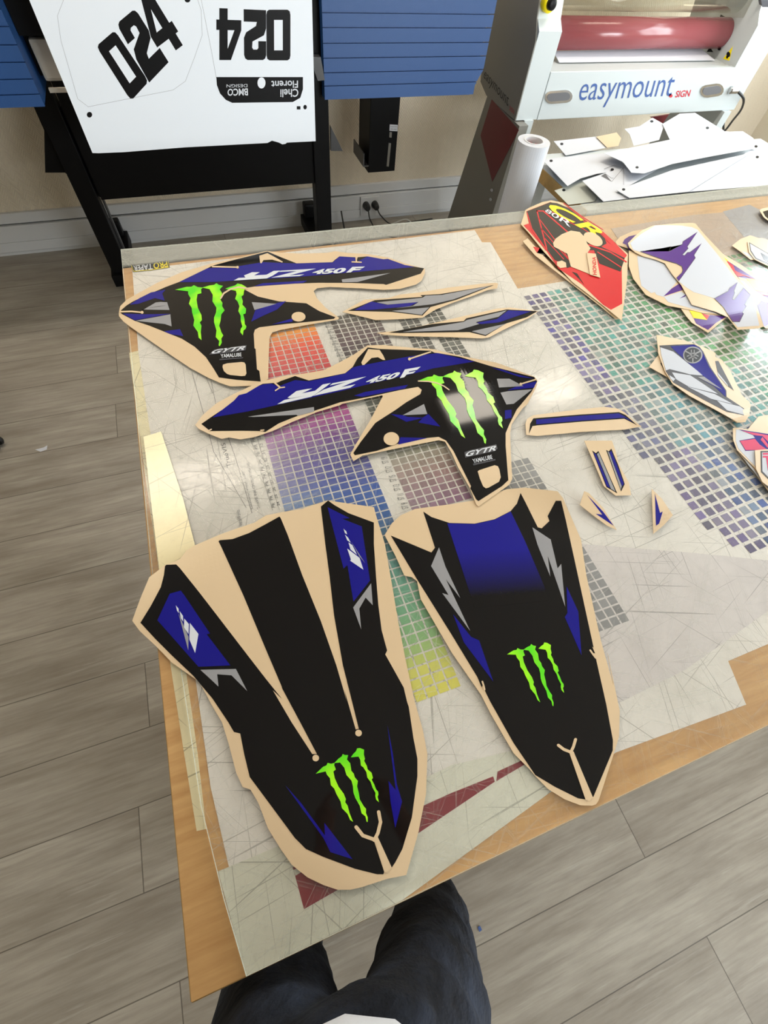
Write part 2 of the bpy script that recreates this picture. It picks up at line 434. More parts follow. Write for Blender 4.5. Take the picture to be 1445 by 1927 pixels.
def text_mesh(s, weight=0.0, shear=0.0):
    key = (s, weight, shear)
    if key in _tc: return _tc[key]
    cu = bpy.data.curves.new('t', 'FONT'); cu.body = s; cu.offset = weight; cu.shear = shear; cu.resolution_u = 3; cu.fill_mode = 'FRONT'
    o = bpy.data.objects.new('t', cu); COL.objects.link(o)
    bpy.context.view_layer.update()
    dg = bpy.context.evaluated_depsgraph_get(); me = bpy.data.meshes.new_from_object(o.evaluated_get(dg))
    V = [(v.co.x, v.co.y) for v in me.vertices]; F = [tuple(p.vertices) for p in me.polygons]
    bpy.data.objects.remove(o); bpy.data.meshes.remove(me); bpy.data.curves.remove(cu)
    x0 = min(v[0] for v in V); x1 = max(v[0] for v in V); y0 = min(v[1] for v in V); y1 = max(v[1] for v in V)
    V = [((x - x0) / (x1 - x0), (y - y0) / (y1 - y0)) for x, y in V]
    _tc[key] = (V, F); return V, F
def text_on(name, items, place, mat, parent):
    """items: (string, 'TL TR BR BL' pixel corners, weight, shear); place maps a pixel to the surface"""
    if len(items) > 1 and len(items) < 9:
        return [text_on(name, [it], place, mat, parent) for it in items][0]
    bm = bmesh.new()
    for it in items:
        s, q = it[0], it[1]; w = it[2] if len(it) > 2 else .02; sh = it[3] if len(it) > 3 else 0
        V, F = text_mesh(s, w, sh); h = homog([(0, 1), (1, 1), (1, 0), (0, 0)], pts(q))
        vs = [bm.verts.new(place(*h(v))) for v in V]
        for f in F:
            try: bm.faces.new([vs[i] for i in f])
            except ValueError: pass
    fix_up(bm)
    return obj(name, bm, mat, parent)
def fix_up(bm):
    bm.normal_update()
    for f in bm.faces:
        c = f.calc_center_median()
        if f.normal.dot(EYE - c) < 0: f.normal_flip()

# ------------------------------------------------------------ room
RX0, RX1, RY0, RY1, RZ = -3.2, 4.2, -3.8, 3.06, 2.65
struct(boxobj('floor', (RX0 - .2, RX1 + .2, RY0 - .2, RY1 + .2, -.1, 0), 'floor'))
struct(boxobj('ceiling', (RX0 - .2, RX1 + .2, RY0 - .2, RY1 + .2, RZ, RZ + .1), 'ceil'))
struct(boxobj('wall_back', (RX0 - .2, RX1 + .2, RY1, RY1 + .12, 0, RZ), 'wall'))
struct(boxobj('wall_left', (RX0 - .12, RX0, RY0, RY1, 0, RZ), 'wallplain'))
struct(boxobj('wall_right', [(RX1, RX1 + .12, RY0, -.2, 0, RZ), (RX1, RX1 + .12, 2.4, RY1, 0, RZ), (RX1, RX1 + .12, -.2, 2.4, 0, .9), (RX1, RX1 + .12, -.2, 2.4, 2.4, RZ)], 'wallplain'))
struct(boxobj('wall_front', [(RX0, 1.4, RY0 - .12, RY0, 0, RZ), (3.8, RX1, RY0 - .12, RY0, 0, RZ), (1.4, 3.8, RY0 - .12, RY0, 0, .9), (1.4, 3.8, RY0 - .12, RY0, 2.4, RZ)], 'wallplain'))
w = boxobj('window_1', [(RX1 + .02, RX1 + .08, -.2, 2.4, .9, .96), (RX1 + .02, RX1 + .08, -.2, 2.4, 2.34, 2.4), (RX1 + .02, RX1 + .08, -.2, -.14, .9, 2.4), (RX1 + .02, RX1 + .08, 2.34, 2.4, .9, 2.4), (RX1 + .02, RX1 + .08, 1.07, 1.13, .9, 2.4)], 'trim'); struct(w)
boxobj('window_pane', (RX1 + .045, RX1 + .05, -.15, 2.35, .95, 2.35), 'clear', w)
w = boxobj('window_2', [(1.4, 3.8, RY0 - .08, RY0 - .02, .9, .96), (1.4, 3.8, RY0 - .08, RY0 - .02, 2.34, 2.4), (1.4, 1.46, RY0 - .08, RY0 - .02, .9, 2.4), (3.74, 3.8, RY0 - .08, RY0 - .02, .9, 2.4), (2.57, 2.63, RY0 - .08, RY0 - .02, .9, 2.4)], 'trim'); struct(w)
boxobj('window_pane', (1.45, 3.75, RY0 - .05, RY0 - .045, .95, 2.35), 'clear', w)
bm = bmesh.new()
box(bm, RX0, RX1, 3.035, 3.06, 0, .022); box(bm, RX0, RX1, 3.022, 3.06, .022, .07, .002); box(bm, RX0, RX1, 3.026, 3.06, .07, .15, .003); box(bm, RX0, RX1, 3.04, 3.06, .156, .205, .002)
struct(obj('baseboard_back', bm, 'trim'))
bm = bmesh.new(); box(bm, RX0, RX1, 3.05, 3.06, .148, .158); struct(obj('trim_1', bm, 'rubber'))
for i, (lx, ly, ll) in enumerate(((-.55, 1.95, 'fluorescent ceiling light fitting near the printer wall'), (2.0, 2.05, 'fluorescent ceiling light fitting above the laminator side'))):
    t = thing('ceiling_light', ll, 'ceiling light', (lx, ly, RZ))
    boxobj('housing', (lx - .6, lx + .6, ly - .16, ly + .16, RZ - .06, RZ), 'trim', t)
    boxobj('diffuser', (lx - .58, lx + .58, ly - .14, ly + .14, RZ - .075, RZ - .06), 'lampglow', t)

# ------------------------------------------------------------ table
WT = .816
t = thing('work_table', 'large wooden work table with plywood top under scratched clear acrylic', 'table', (1.2, .6, 0))
TX0, TX1, TY0, TY1 = -.233, 2.75, -.160, 1.318
boxobj('tabletop', (TX0, TX1, TY0, TY1, WT - .03, WT), 'wood', t)
bm = bmesh.new()
box(bm, TX0 - .0015, TX0, TY0, TY1, WT - .03, WT - .002); box(bm, TX0, TX1, TY0 - .0015, TY0, WT - .03, WT - .002)
obj('plywood_edge', bm, 'woodedge', t)
for (lx, ly) in ((-.05, .12), (-.05, 1.15), (2.5, .12), (2.5, 1.15)):
    boxobj('leg', (lx - .035, lx + .035, ly - .035, ly + .035, 0, WT - .03), 'darkmetal', t, .004)
boxobj('crossbar', [(-.05, 2.5, .62, .66, .70, .76), (-.07, -.03, .15, 1.12, .70, .76)], 'darkmetal', t)

class Flat:
    """everything traced onto one flat sheet lying at height z, with optional curled-up zones"""
    def __init__(s, z, curls=()):
        s.z = z; s.c = []
        for a, b, h in curls:
            p = onZ(*a, z); q = onZ(*b, z); s.c.append((p.xy, (q - p).xy, h))
    def h(s, x, y):
        r = 0
        for p, d, hh in s.c:
            k = (Vector((x, y)) - p).dot(d) / d.length_squared
            if k > 0: r += hh * (k * k if k < 1.6 else 2.56 + 3.2 * (k - 1.6))
        return r
    def lift(s, v, e=0):
        """v on the flat plane -> where the same line of sight meets the curled sheet"""
        if not s.c: return Vector((v.x, v.y, v.z))
        p = v.copy(); base = s.z; e = v.z - base
        for _ in range(3):
            hh = s.h(p.x, p.y); tt = (base + e + hh - EYE.z) / (v.z - EYE.z)
            p = EYE + (v - EYE) * tt
        return p
def plate(name, polys, F, lvl, mat, parent, thick=.0003, split=True):
    """polys: pixel outlines (strings or lists); a thin solid whose top is lvl steps above the sheet plane"""
    z = F.z + lvl * .00028
    if split and parent is not None and isinstance(polys, list) and len(polys) > 1:
        return [plate(name, [q], F, lvl + .1 * i, mat, parent, thick) for i, q in enumerate(polys)][0]
    bm = bmesh.new()
    for s in (polys if isinstance(polys, list) else [polys]):
        P = pts(s) if isinstance(s, str) else s
        P3 = [onZ(x, y, z) for x, y in P]
        ar = sum(P3[i].x * P3[(i + 1) % len(P3)].y - P3[(i + 1) % len(P3)].x * P3[i].y for i in range(len(P3)))
        if ar < 0: P3.reverse()
        vs = [bm.verts.new(p) for p in P3]
        bm.faces.new(vs)
    bm.normal_update()
    bmesh.ops.triangulate(bm, faces=bm.faces[:], ngon_method='EAR_CLIP')
    if F.c:
        xs = [v.co.x for v in bm.verts]; ys = [v.co.y for v in bm.verts]
        # cut only where the sheet curls
        for ax, lo, hi in ((0, min(xs), max(xs)), (1, min(ys), max(ys))):
            k = math.ceil(lo / .008)
            while k * .008 < hi:
                co = [0, 0, 0]; co[ax] = k * .008; no = [0, 0, 0]; no[ax] = 1
                ge = [f for f in bm.faces if any(F.h(v.co.x, v.co.y) > 0 for v in f.verts)]
                ge2 = set(ge)
                for f in ge: ge2.update(f.edges); ge2.update(f.verts)
                if ge: bmesh.ops.bisect_plane(bm, geom=list(ge2), plane_co=co, plane_no=no)
                k += 1
        for v in bm.verts: v.co = F.lift(v.co)
    be = [e for e in bm.edges if e.is_boundary]
    r = bmesh.ops.extrude_edge_only(bm, edges=be)
    for v in [g for g in r['geom'] if isinstance(g, bmesh.types.BMVert)]: v.co.z -= thick
    bm.normal_update()
    return obj(name, bm, mat, parent)
def onF(F, lvl):
    z = F.z + lvl * .00028
    return lambda x, y: F.lift(onZ(x, y, z))
def circ(s, rx_, ry_=None, n=24, rot=0):
    """ellipse outline in pixels around a crop point: 'A 10,20', radii in that crop's units"""
    c = pts(s)[0]; k = CROPS[s.split()[0]][2]; ry_ = ry_ or rx_
    o = []
    for i in range(n):
        a = 2 * math.pi * i / n; x, y = rx_ * k * math.cos(a), ry_ * k * math.sin(a)
        o.append((c[0] + x * math.cos(rot) - y * math.sin(rot), c[1] + x * math.sin(rot) + y * math.cos(rot)))
    return o
def strokes(items):
    """(points, width in px) -> outlines"""
    out = []
    for s, w_ in items:
        P = pts(s) if isinstance(s, str) else s
        P = [Vector(p) for p in P]
        L_, R_ = [], []
        for i, p in enumerate(P):
            d = (P[min(i + 1, len(P) - 1)] - P[max(i - 1, 0)]).normalized(); n = Vector((-d.y, d.x)) * w_ / 2
            L_.append(p + n); R_.append(p - n)
        def cap(c, a0, n_=6):
            return [(c.x + w_ / 2 * math.cos(a0 - math.pi * k / n_), c.y + w_ / 2 * math.sin(a0 - math.pi * k / n_)) for k in range(1, n_)]
        d1 = P[-1] - P[-2]; d0 = P[1] - P[0]
        o = [tuple(v) for v in L_] + cap(P[-1], math.atan2(d1.x, -d1.y)) + [tuple(v) for v in reversed(R_)] + cap(P[0], math.atan2(-d0.x, d0.y))
        out.append(o)
    return out

# sheets lying under the acrylic
def under(name, label, cat, s, z, mat):
    o = plate(name, s, Flat(z), 0, mat, None, .00035)
    return tag(o, label, cat)
under('vinyl_strip', 'long cream strip along the left edge of the table top', 'vinyl sheet', 'P 243,664 268,658 290,780 330,1070 348,1250 372,1420 388,1560 370,1564 345,1410 322,1260 300,1080 273,895', WT + .0004, 'sheetcream')
under('vinyl_sheet', 'large worn white vinyl sheet covering the back and middle of table', 'vinyl sheet',
      'P 249,508 430,487 650,462 893,433 907,456 923,456 974,543 1071,528 1150,512 1210,505 1500,500 1760,452 1760,1140 1500,1205 1445,1212 1370,1244 1404,1326 1159,1416 1034,1492 960,1546 850,1600 600,1640 442,1681 396,1480 364,1250 325,1060 288,850 260,660', WT + .0008, 'sheet')
under('vinyl_sheet', 'pale sheet at the front left corner under the left fender sticker tip', 'vinyl sheet', 'P 410,1640 600,1560 850,1440 1100,1380 1140,1430 1034,1492 960,1546 757,1694 463,1836', WT + .0012, 'sheetpale')
under('vinyl_sheet', 'lilac tinted sheet on the front right part of the table', 'vinyl sheet', 'P 1050,1020 1300,1040 1500,1060 1500,1195 1445,1150 1290,1260 1120,1345 1090,1200', WT + .0012, 'sheetlilac')
under('tape_strip', 'bright glossy cream tape piece beside the left fender sticker corner', 'tape', 'P 270,822 303,812 345,940 375,1058 352,1090 300,1075 285,950', WT + .0030 + .0048, 'tape')
under('vinyl_film', 'worn mauve film with painted reflection haze over the wood, right back of table', 'film', 'P 1150,430 1300,405 1520,385 1520,640 1300,560 1210,520', WT + .0011, 'film')
under('stained_patch', 'blue grey stain patch near the back right of the table', 'patch', 'P 1360,398 1410,385 1440,400 1500,440 1500,490 1420,470', WT + .0013, 'filmblue')
t = thing('crimson_strip', 'dark crimson vinyl strip near the front edge, passing under the fender stickers', 'vinyl strip', onZ(770, 1570, WT + .0014))
plate('strip', ['P 553,1640 572,1711 640,1672 790,1566 931,1471 928,1461 850,1492 700,1560 556,1648', 'P 934,1470 990,1437 984,1430 936,1452', 'P 550,1632 552,1637 640,1600 640,1596'], Flat(WT + .0014), 0, 'crimson', t)

# colour charts printed on the big sheet
import colorsys
def hsv(h, s, v): return colorsys.hsv_to_rgb(h % 1, max(0, min(1, s)), max(0, min(1, v)))
chart = bmesh.new(); lay = chart.loops.layers.float_color.new('ink')
def swatch(cx_, cy_, w_, h_, rot, c):
    co, si = math.cos(rot), math.sin(rot)
    vs = [chart.verts.new((cx_ + dx * co - dy * si, cy_ + dx * si + dy * co, WT + .00135)) for dx, dy in ((-w_ / 2, -h_ / 2), (w_ / 2, -h_ / 2), (w_ / 2, h_ / 2), (-w_ / 2, h_ / 2))]
    f = chart.faces.new(vs)
    lc = tuple(srgb(*[255 * q for q in c]))
    for l in f.loops: l[lay] = (*lc, 1)
def lerp_tab(tab, t_):
    for (a, ca), (b, cb) in zip(tab, tab[1:]):
        if (t_ <= a and t_ >= b): 
            k = (a - t_) / (a - b); return tuple(x + (y - x) * k for x, y in zip(ca, cb))
    return tab[-1][1] if t_ < tab[-1][0] else tab[0][1]
TA = [(.97, (244, 170, 40)), (.94, (242, 126, 24)), (.90, (236, 66, 24)), (.82, (212, 18, 40)), (.75, (196, 20, 84)), (.67, (176, 10, 140)), (.62, (124, 26, 142)), (.56, (62, 34, 142)), (.50, (34, 48, 152)), (.45, (8, 80, 172)), (.38, (4, 84, 156)), (.33, (30, 110, 130)), (.27, (50, 140, 120)), (.20, (70, 158, 105)), (.14, (120, 180, 90)), (.10, (215, 215, 60)), (.04, (235, 225, 50))]
rows = int((.975 - .045) / .0172)
for i in range(rows):
    y = .972 - i * .0172
    for j in range(10):
        x = .0205 + j * .0196
        c = lerp_tab(TA, y); k = .35 + .65 * min(1, (j + 1) / 7) if .3 < y < .72 else .8 + .2 * j / 9
        pale = (212, 206, 214)
        c = tuple((p + (q - p) * k) / 255 for p, q in zip(pale, c))
        if y < .3: c = tuple(q * .82 + .14 for q in c)
        swatch(x, y, .0168, .0145, 0, c)
TB = [(.98, (70, 62, 54)), (.90, (86, 54, 66)), (.86, (70, 50, 62)), (.70, (48, 58, 52)), (.62, (70, 84, 80)), (.52, (126, 124, 98)), (.47, (136, 100, 92)), (.42, (128, 84, 100)), (.36, (126, 80, 124))]
for i in range(int((.985 - .36) / .0172)):
    y = .982 - i * .0172
    for j in range(7):
        x = .256 + j * .0186; c = lerp_tab(TB, y); r_ = .92 + .16 * random.random()
        k = .55 + .45 * (j + 1) / 7
        if y > .6: k = 1
        swatch(x, y, .0155, .0143, 0, tuple(min(1, (180 + (q - 180) * k) / 255 * r_) for q in c))
for i in range(14):
    y = .97 - i * .0172
    for j in range(7):
        x = .432 + j * .0186
        if j in (3,): continue
        g_ = .24 + .08 * random.random()
        swatch(x, y, .0155, .0143, 0, (g_ * 1.02, g_ * (1 + .05 * (j > 3)), g_ * .98))
for i in range(22):
    y = .425 - i * .0172
    for j in range(8):
        g_ = .50 + .10 * random.random()
        swatch(.40 + j * .0186, y, .0155, .0143, 0, (g_, g_, g_ * 1.01))
# large chart on the right, turned about three degrees
for i in range(40):
    for j in range(38):
        u, v = j * .0262, -i * .0242
        a = math.radians(3.0)
        x = .822 + u * math.cos(a) - v * math.sin(a) - .004 * i * .55; y = .945 + u * math.sin(a) + v * math.cos(a)
        if y < .10 + .02 * math.sin(j) or x > 1.75: continue
        if j < max(0, (i - 24) * .12): continue
        n = random.random; du = x - .80
        if y > .55: h = (.70 if du < .075 else .485) if du < .24 else max(.36, .485 - (du - .24) * .7)
        elif y > .36: h = (.66 if du < .10 else .525) if du < .34 else max(.38, .525 - (du - .34) * .6)
        else: h = .72 if du < .12 else (.60 if du < .5 else .55)
        h += .025 * (n() - .5)
        sat = .62 + .38 * n(); val = .38 + .30 * n()
        if n() < .22: sat *= .35; val *= .75
        if n() < .15: sat *= .5; val = .66
        if du < .12 and y < .6: sat = .18 + .25 * n(); val = .35 + .28 * n()
        c = hsv(h, sat, val)
        swatch(x, y, .0186, .0172, a, c)
o = obj('colour_chart', chart, 'print'); tag(o, 'rows of small printed colour swatches on the sheets under the acrylic', 'colour chart'); o['kind'] = 'stuff'
FU = Flat(WT + .0013)
# small print on the big sheet
t = thing('sheet_print', 'fine black lettering and rulings printed left of the colour chart', 'printed text', onZ(470, 850, WT))
plate('ruled_line', strokes([('P 361,700 389,800 402,850 463,955', .9), ('P 397,715 406,760 441,855 474,965', .9), ('C 470,860 650,1445', .6), ('C 520,850 705,1445', .6), ('B 35,575 140,815', .6), ('B 85,560 185,800', .6), ('P 380,690 400,740', .8)]), FU, 0, 'inkgrey', t, .0001, False)
lab = []
for k, n_ in enumerate(range(33, 23, -1)):
    f = k / 9.6; x0 = 487 + 168 * f; y0 = 862 + 560 * f; x1 = 528 + 160 * f; y1 = 848 + 560 * f
    lab.append(('PR', f'C {x0:.0f},{y0+38:.0f} {x0-4:.0f},{y0+2:.0f} {x0+22:.0f},{y0-4:.0f} {x0+26:.0f},{y0+34:.0f}', .005))
    lab.append((str(n_), f'C {x1+8:.0f},{y1+38:.0f} {x1+2:.0f},{y1+8:.0f} {x1+24:.0f},{y1+2:.0f} {x1+30:.0f},{y1+34:.0f}', .005))
for k, n_ in enumerate((19, 17, 15, 13, 11, 9)):
    x0, y0 = 280 + 27 * k, 725 + 62 * k
    lab.append(('ST %d' % n_, f'D {x0+6:.0f},{y0+44:.0f} {x0-4:.0f},{y0+2:.0f} {x0+42:.0f},{y0-6:.0f} {x0+50:.0f},{y0+34:.0f}', .0))
for k, n_ in enumerate((17, 16, 15, 14, 13, 12, 11)):
    x0, y0 = 38 + 14 * k, 585 + 36 * k
    lab.append(('OP %d' % n_, f'B {x0+4:.0f},{y0+30:.0f} {x0-2:.0f},{y0+2:.0f} {x0+38:.0f},{y0-4:.0f} {x0+44:.0f},{y0+24:.0f}', .0))
text_on('small_lettering', [('TrueVIS', 'C 285,1105 235,912 270,905 318,1098', .0), ('Generic Vinyl 1-02', 'C 475,1440 405,1140 425,1130 497,1432', .0),
    ('TrueVIS INK CMYKLKOrGrWh', 'C 530,1440 440,1070 460,1062 552,1432', .0), ('VersaWorks', 'W 690,1600 672,1510 695,1503 712,1592', 0.0)], onF(FU, 1), 'inkgrey', t)
text_on('row_labels', lab, onF(FU, 1), 'inkgrey', t)
t = thing('brand_decal', 'small yellow and black decal upside down at the back left table corner', 'sticker', onZ(280, 498, WT))
FP = Flat(WT + .002)
plate('decal_base', 'A 85,225 120,228 205,212 320,192 326,240 210,258 100,268', FP, 0, 'ink', t)
text_on('yellow_lettering', [('PRO', 'A 316,238 228,250 224,213 308,200', .015)], onF(FP, 1), 'yellow', t)
text_on('white_lettering', [('TAPER', 'A 222,252 108,262 100,230 218,214', .015)], onF(FP, 1), 'white', t)
plate('yellow_line', strokes([('A 88,228 104,264 210,255 322,238 316,196', 1.0)]), FP, 1, 'yellow', t)

# acrylic sheet on top
gz = WT + .0030
P = [onZ(*p, gz + .004) for p in pts('P 227,469 480,446.5 960,399.5 1445,348 1800,312')]
P += [Vector((TX1 + .0, 1.0, gz + .004)), Vector((TX1, TY0, gz + .004))]
P += [onZ(*p, gz + .004) for p in pts('P 463,1838 420,1690 378,1518 340,1260')]
P += [Vector((TX0 + .004, .30, gz + .004))]
bm = bmesh.new(); prism(bm, [Vector((p.x, p.y, gz)) for p in P], (0, 0, .004))
bm.normal_update()
for f in bm.faces:
    if abs(f.normal.z) < .5: f.material_index = 1
o = obj('acrylic_sheet', bm, ['acrylic', 'glassedge'])
tag(o, 'clear scratched acrylic cutting sheet lying over the whole table top', 'acrylic sheet')

# ------------------------------------------------------------ the stickers
Z0 = gz + .004 + .0011
def sticker(name, label, outline, curls=(), z=0, group=None, cat='sticker', back='backing'):
    F = Flat(Z0 + z, curls); P = pts(outline)
    c = onZ(sum(p[0] for p in P) / len(P), sum(p[1] for p in P) / len(P), Z0 + z)
    t = thing(name, label, cat, c, group)
    plate('backing_paper', [P], F, 0, back, t, .0009)
    return t, F
CL = ['A 360,378 430,360 460,360 475,350 500,362 530,365 520,375 522,400 498,405 492,440 500,490 522,535 525,565 512,580 522,600 518,640 523,690 505,675 500,640 472,600 478,565 465,520 462,490 445,465 455,430 440,405 440,388',
      'A 526,365 570,352 600,348 615,338 630,348 655,355 635,375 650,400 643,430 640,440 652,460 650,480 665,505 645,530 640,570 632,600 645,640 657,660 645,680 648,705 635,727 628,722 632,695 610,670 615,630 600,580 600,550 612,520 615,490 590,450 592,410 572,375',
      'A 670,372 700,360 730,352 745,340 770,345 800,362 785,385 782,410 770,420 778,450 775,470 798,495 795,525 780,530 788,560 790,590 800,605 795,620 782,630 778,660 762,640 765,620 775,605 765,570 765,540 750,510 757,480 745,450 730,435 740,405 735,385']
CLSRC = pts('A 360,378 800,362 778,660 523,690')
def claws(F, t, dst=None, lvl=4):
    h = homog(CLSRC, pts(dst)) if dst else (lambda p: p)
    P = [[h(p) for p in pts(s)] for s in CL]
    cx_ = sum(p[0] for q in P for p in q) / sum(len(q) for q in P)
    # dark green outline below, bright claws above
    for k, q in enumerate(P):
        plate('claw_mark', [q], F, lvl, 'claw', t)

# 1: upper left shroud sticker
t, F = sticker('shroud_sticker', 'black and blue shroud sticker at the back left, its pointed tip over the table edge',
 'A 12,520 20,480 60,440 140,395 250,335 400,270 590,215 760,180 925,138 1000,148 1150,155 1300,150 B 100,140 170,150 300,158 430,180 530,215 640,245 655,250 655,275 635,320 600,345 500,372 400,378 250,368 100,362 A 1313,360 1235,368 1215,385 1235,430 1290,490 1350,535 1372,552 1365,562 1200,590 1010,625 960,640 943,670 937,800 935,930 890,958 830,972 700,975 640,955 560,920 450,860 330,780 200,690 100,620 40,575 12,540')
plate('black_face', ['A 28,503 60,475 100,450 200,405 300,362 385,330 560,245 592,229 700,200 930,142 1020,180 1110,215 1332,208 1345,195 1375,172 B 225,178 230,205 240,178 300,172 400,190 425,187 530,225 650,246 630,278 615,283 415,348 400,343 200,336 0,335 A 1100,340 850,358 800,366 790,378 870,420 1000,450 1170,462 1250,510 1350,548 1340,558 1200,575 1040,590 880,610 852,625 845,650 850,740 857,745 865,870 880,880 888,945 740,935 630,920 600,870 550,795 480,730 400,680 300,640 200,600 110,570 30,528 20,515'], F, 1, 'black', t)
plate('blue_graphic', ['A 385,331 560,245 720,238 900,208 1112,216 1334,209 1375,172 B 228,180 232,207 300,172 400,190 425,188 530,225 590,238 300,262 0,288 A 1100,300 730,322 600,330', 'A 850,356 900,338 1175,322 1150,336', 'A 80,470 140,430 210,395 300,378 280,400 295,445 235,430 130,465', 'A 35,525 160,530 330,527 110,566', 'A 290,635 390,622 410,665 330,652', 'A 830,575 855,505 990,460 1045,448 990,500 900,540', 'A 960,592 1085,555 1085,575'], F, 2, 'blue', t)
plate('grey_graphic', ['A 160,500 240,452 310,455 325,503 250,502', 'A 115,570 330,530 338,605 295,590 150,574', 'A 833,455 985,465 850,503', 'B 140,315 440,275 240,330 145,332'], F, 3, 'grey', t)
plate('black_accent', ['A 150,500 225,438 310,448 240,456 165,500', 'A 260,480 300,476 200,490'], F, 4, 'black', t)
claws(F, t)
plate('cut_out', ['A 665,838 680,833 770,825 788,828 795,840 800,895 792,910 770,912 700,905 680,898 660,880 652,855 655,842', circ('A 1122,545', 43, 30), 'A 880,168 930,152 1000,190 1025,205 1020,210 960,192 905,195 893,215 885,212'] + strokes([('A 590,235 745,239', 2.6), ('A 20,514 90,512 160,519', 2.8), ('A 642,430 660,400 700,375 750,362 805,370', 3.0), ('B 230,178 232,207', 2.5), ('B 205,206 262,208', 2.2)]) + [circ('A 745,239', 8), circ('A 155,518', 9)], F, 5, 'backing', t)
plate('model_lettering', ['A 785,290 835,270 882,270 845,290 925,285 968,262 1010,260 960,292 925,308 722,321 752,305 795,303', 'A 1015,260 1228,248 1062,290 1157,283 1128,293 955,303 1115,262 1000,268'], F, 5, 'white', t)
text_on('model_number_lettering', [('450', 'A 1228,253 P 655,503.5 645,514 A 1198,284', .045, .0), ('F', 'B 207,237 285,235 233,270 168,273', .05, .0)], onF(F, 6), 'white', t)
plate('emblem_shade', ['A 568,780 600,748 802,720 795,752 720,765'], F, 4, 'darkgrey', t)
text_on('white_lettering', [('GYTR', 'A 600,748 800,724 785,750 578,776', .03, .25), ('YAMALUBE', 'A 640,777 769,767 770,790 643,800', .015)], onF(F, 6), 'white', t)
plate('grey_underline', 'A 633,806 780,795 778,802 633,814', F, 4, 'darkgrey', t)

# 2: mirrored shroud sticker in the middle
t, F = sticker('shroud_sticker', 'black and blue shroud sticker in mid table, reflection on its curled right end',
 'C 30,765 85,690 200,590 330,520 470,455 560,415 750,370 900,352 1060,325 1200,255 1300,200 B 300,722 400,720 580,738 700,745 870,785 1100,830 1250,885 1330,915 1352,940 1345,975 1290,1084 D 1240,390 1165,500 1155,560 1160,700 1170,870 1150,910 1050,980 940,1058 925,1045 880,930 800,790 760,700 712,617 670,607 500,640 300,680 150,712 90,750 68,705 110,630 200,480 290,310 285,302 150,330 0,362 C 1200,600 1000,660 800,740 650,810 500,860 390,878 300,862 240,874 130,830 60,795',
 curls=[((925, 775), (1000, 725), .016)], z=.0028)
plate('black_face', ['C 80,755 160,700 250,640 340,570 380,525 440,510 540,450 570,435 690,425 715,412 830,372 940,408 1230,350 1290,300 1330,230 1410,145 B 300,735 385,745 690,755 715,768 735,770 870,792 1060,850 1200,885 1330,918 1348,945 D 1300,280 1200,400 1150,500 1125,560 1125,650 1143,880 1100,920 940,1022 925,1010 885,935 890,920 805,750 770,680 720,610 670,585 560,595 400,630 250,680 100,710 90,695 140,620 240,490 380,400 450,350 545,295 555,265 530,245 400,268 200,312 0,350 C 1000,645 850,690 700,750 590,820 570,812 400,810 150,812'], F, 1, 'black', t)
plate('blue_graphic', ['C 170,703 250,640 340,570 380,525 440,510 540,450 575,440 640,432 700,455 760,430 830,405 940,415 1230,352 B 210,860 240,850 560,790 735,770 960,822 700,865 D 560,140 200,225 C 1190,493 700,600 450,655',
  'D 95,305 170,280 460,232 440,255 150,313', 'D 345,430 425,438 460,450 560,455 600,430 680,515 530,487 562,458 450,483', 'D 395,637 410,588 590,593', 'D 1030,115 1110,130 1180,155 1312,188 1220,178', 'D 1140,268 1225,232 1335,208 1318,250', 'D 1120,405 1165,400 1165,455 1120,465'], F, 2, 'blue', t)
plate('grey_graphic', ['C 455,697 980,620 983,655 850,690 840,682 500,699', 'D 425,438 570,362 592,430', 'D 1150,190 1245,240 1080,250 1065,190', 'D 1140,275 1305,262 1180,360 1130,365 1090,285'], F, 3, 'grey', t)
claws(F, t, 'D 530,205 975,150 1107,528 850,594')
plate('cut_out', ['D 935,820 945,812 1050,778 1072,785 1082,805 1092,860 1080,890 1010,930 990,935 972,922 950,870', circ('D 348,598', 53, 45), 'B 262,828 305,745 375,750 398,785 410,812 395,812 365,795 325,800 280,843 268,843']
  + strokes([('D 532,206 600,208 660,220 705,240 740,265', 2.2), ('C 665,425 708,462', 3.0), ('C 672,488 705,466 745,461', 2.2), ('B 558,806 690,762', 2.6), ('D 1228,226 1330,195', 2.6), ('C 140,808 160,798', 2), ('C 555,806 580,804', 2)]) + [circ('B 560,806', 9), circ('D 1228,226', 9)], F, 5, 'backing', t)
plate('model_lettering', ['C 770,545 840,492 930,475 965,472 880,512 990,490 1050,440 1115,428 1010,505 960,537 730,590 688,597 745,563 930,527 790,550', 'C 1130,430 1397,376 1195,462 1312,438 1270,465 972,531 1060,480 1240,420 1108,447'], F, 5, 'white', t)
text_on('model_number_lettering', [('450', 'D 210,180 425,140 370,190 160,228', .045, 0), ('F', 'D 440,127 548,108 475,172 405,187', .05, 0)], onF(F, 6), 'white', t)
plate('emblem_shade', ['D 845,690 870,680 1062,636 1070,665 1050,682 850,727'], F, 4, 'darkgrey', t)
text_on('white_lettering', [('GYTR', 'D 860,686 1066,642 1058,678 850,722', .03, .2), ('YAMALUBE', 'D 898,737 1030,707 1037,735 905,765', .015)], onF(F, 6), 'white', t)
plate('grey_underline', 'D 903,768 1055,735 1055,745 905,780', F, 4, 'darkgrey', t)

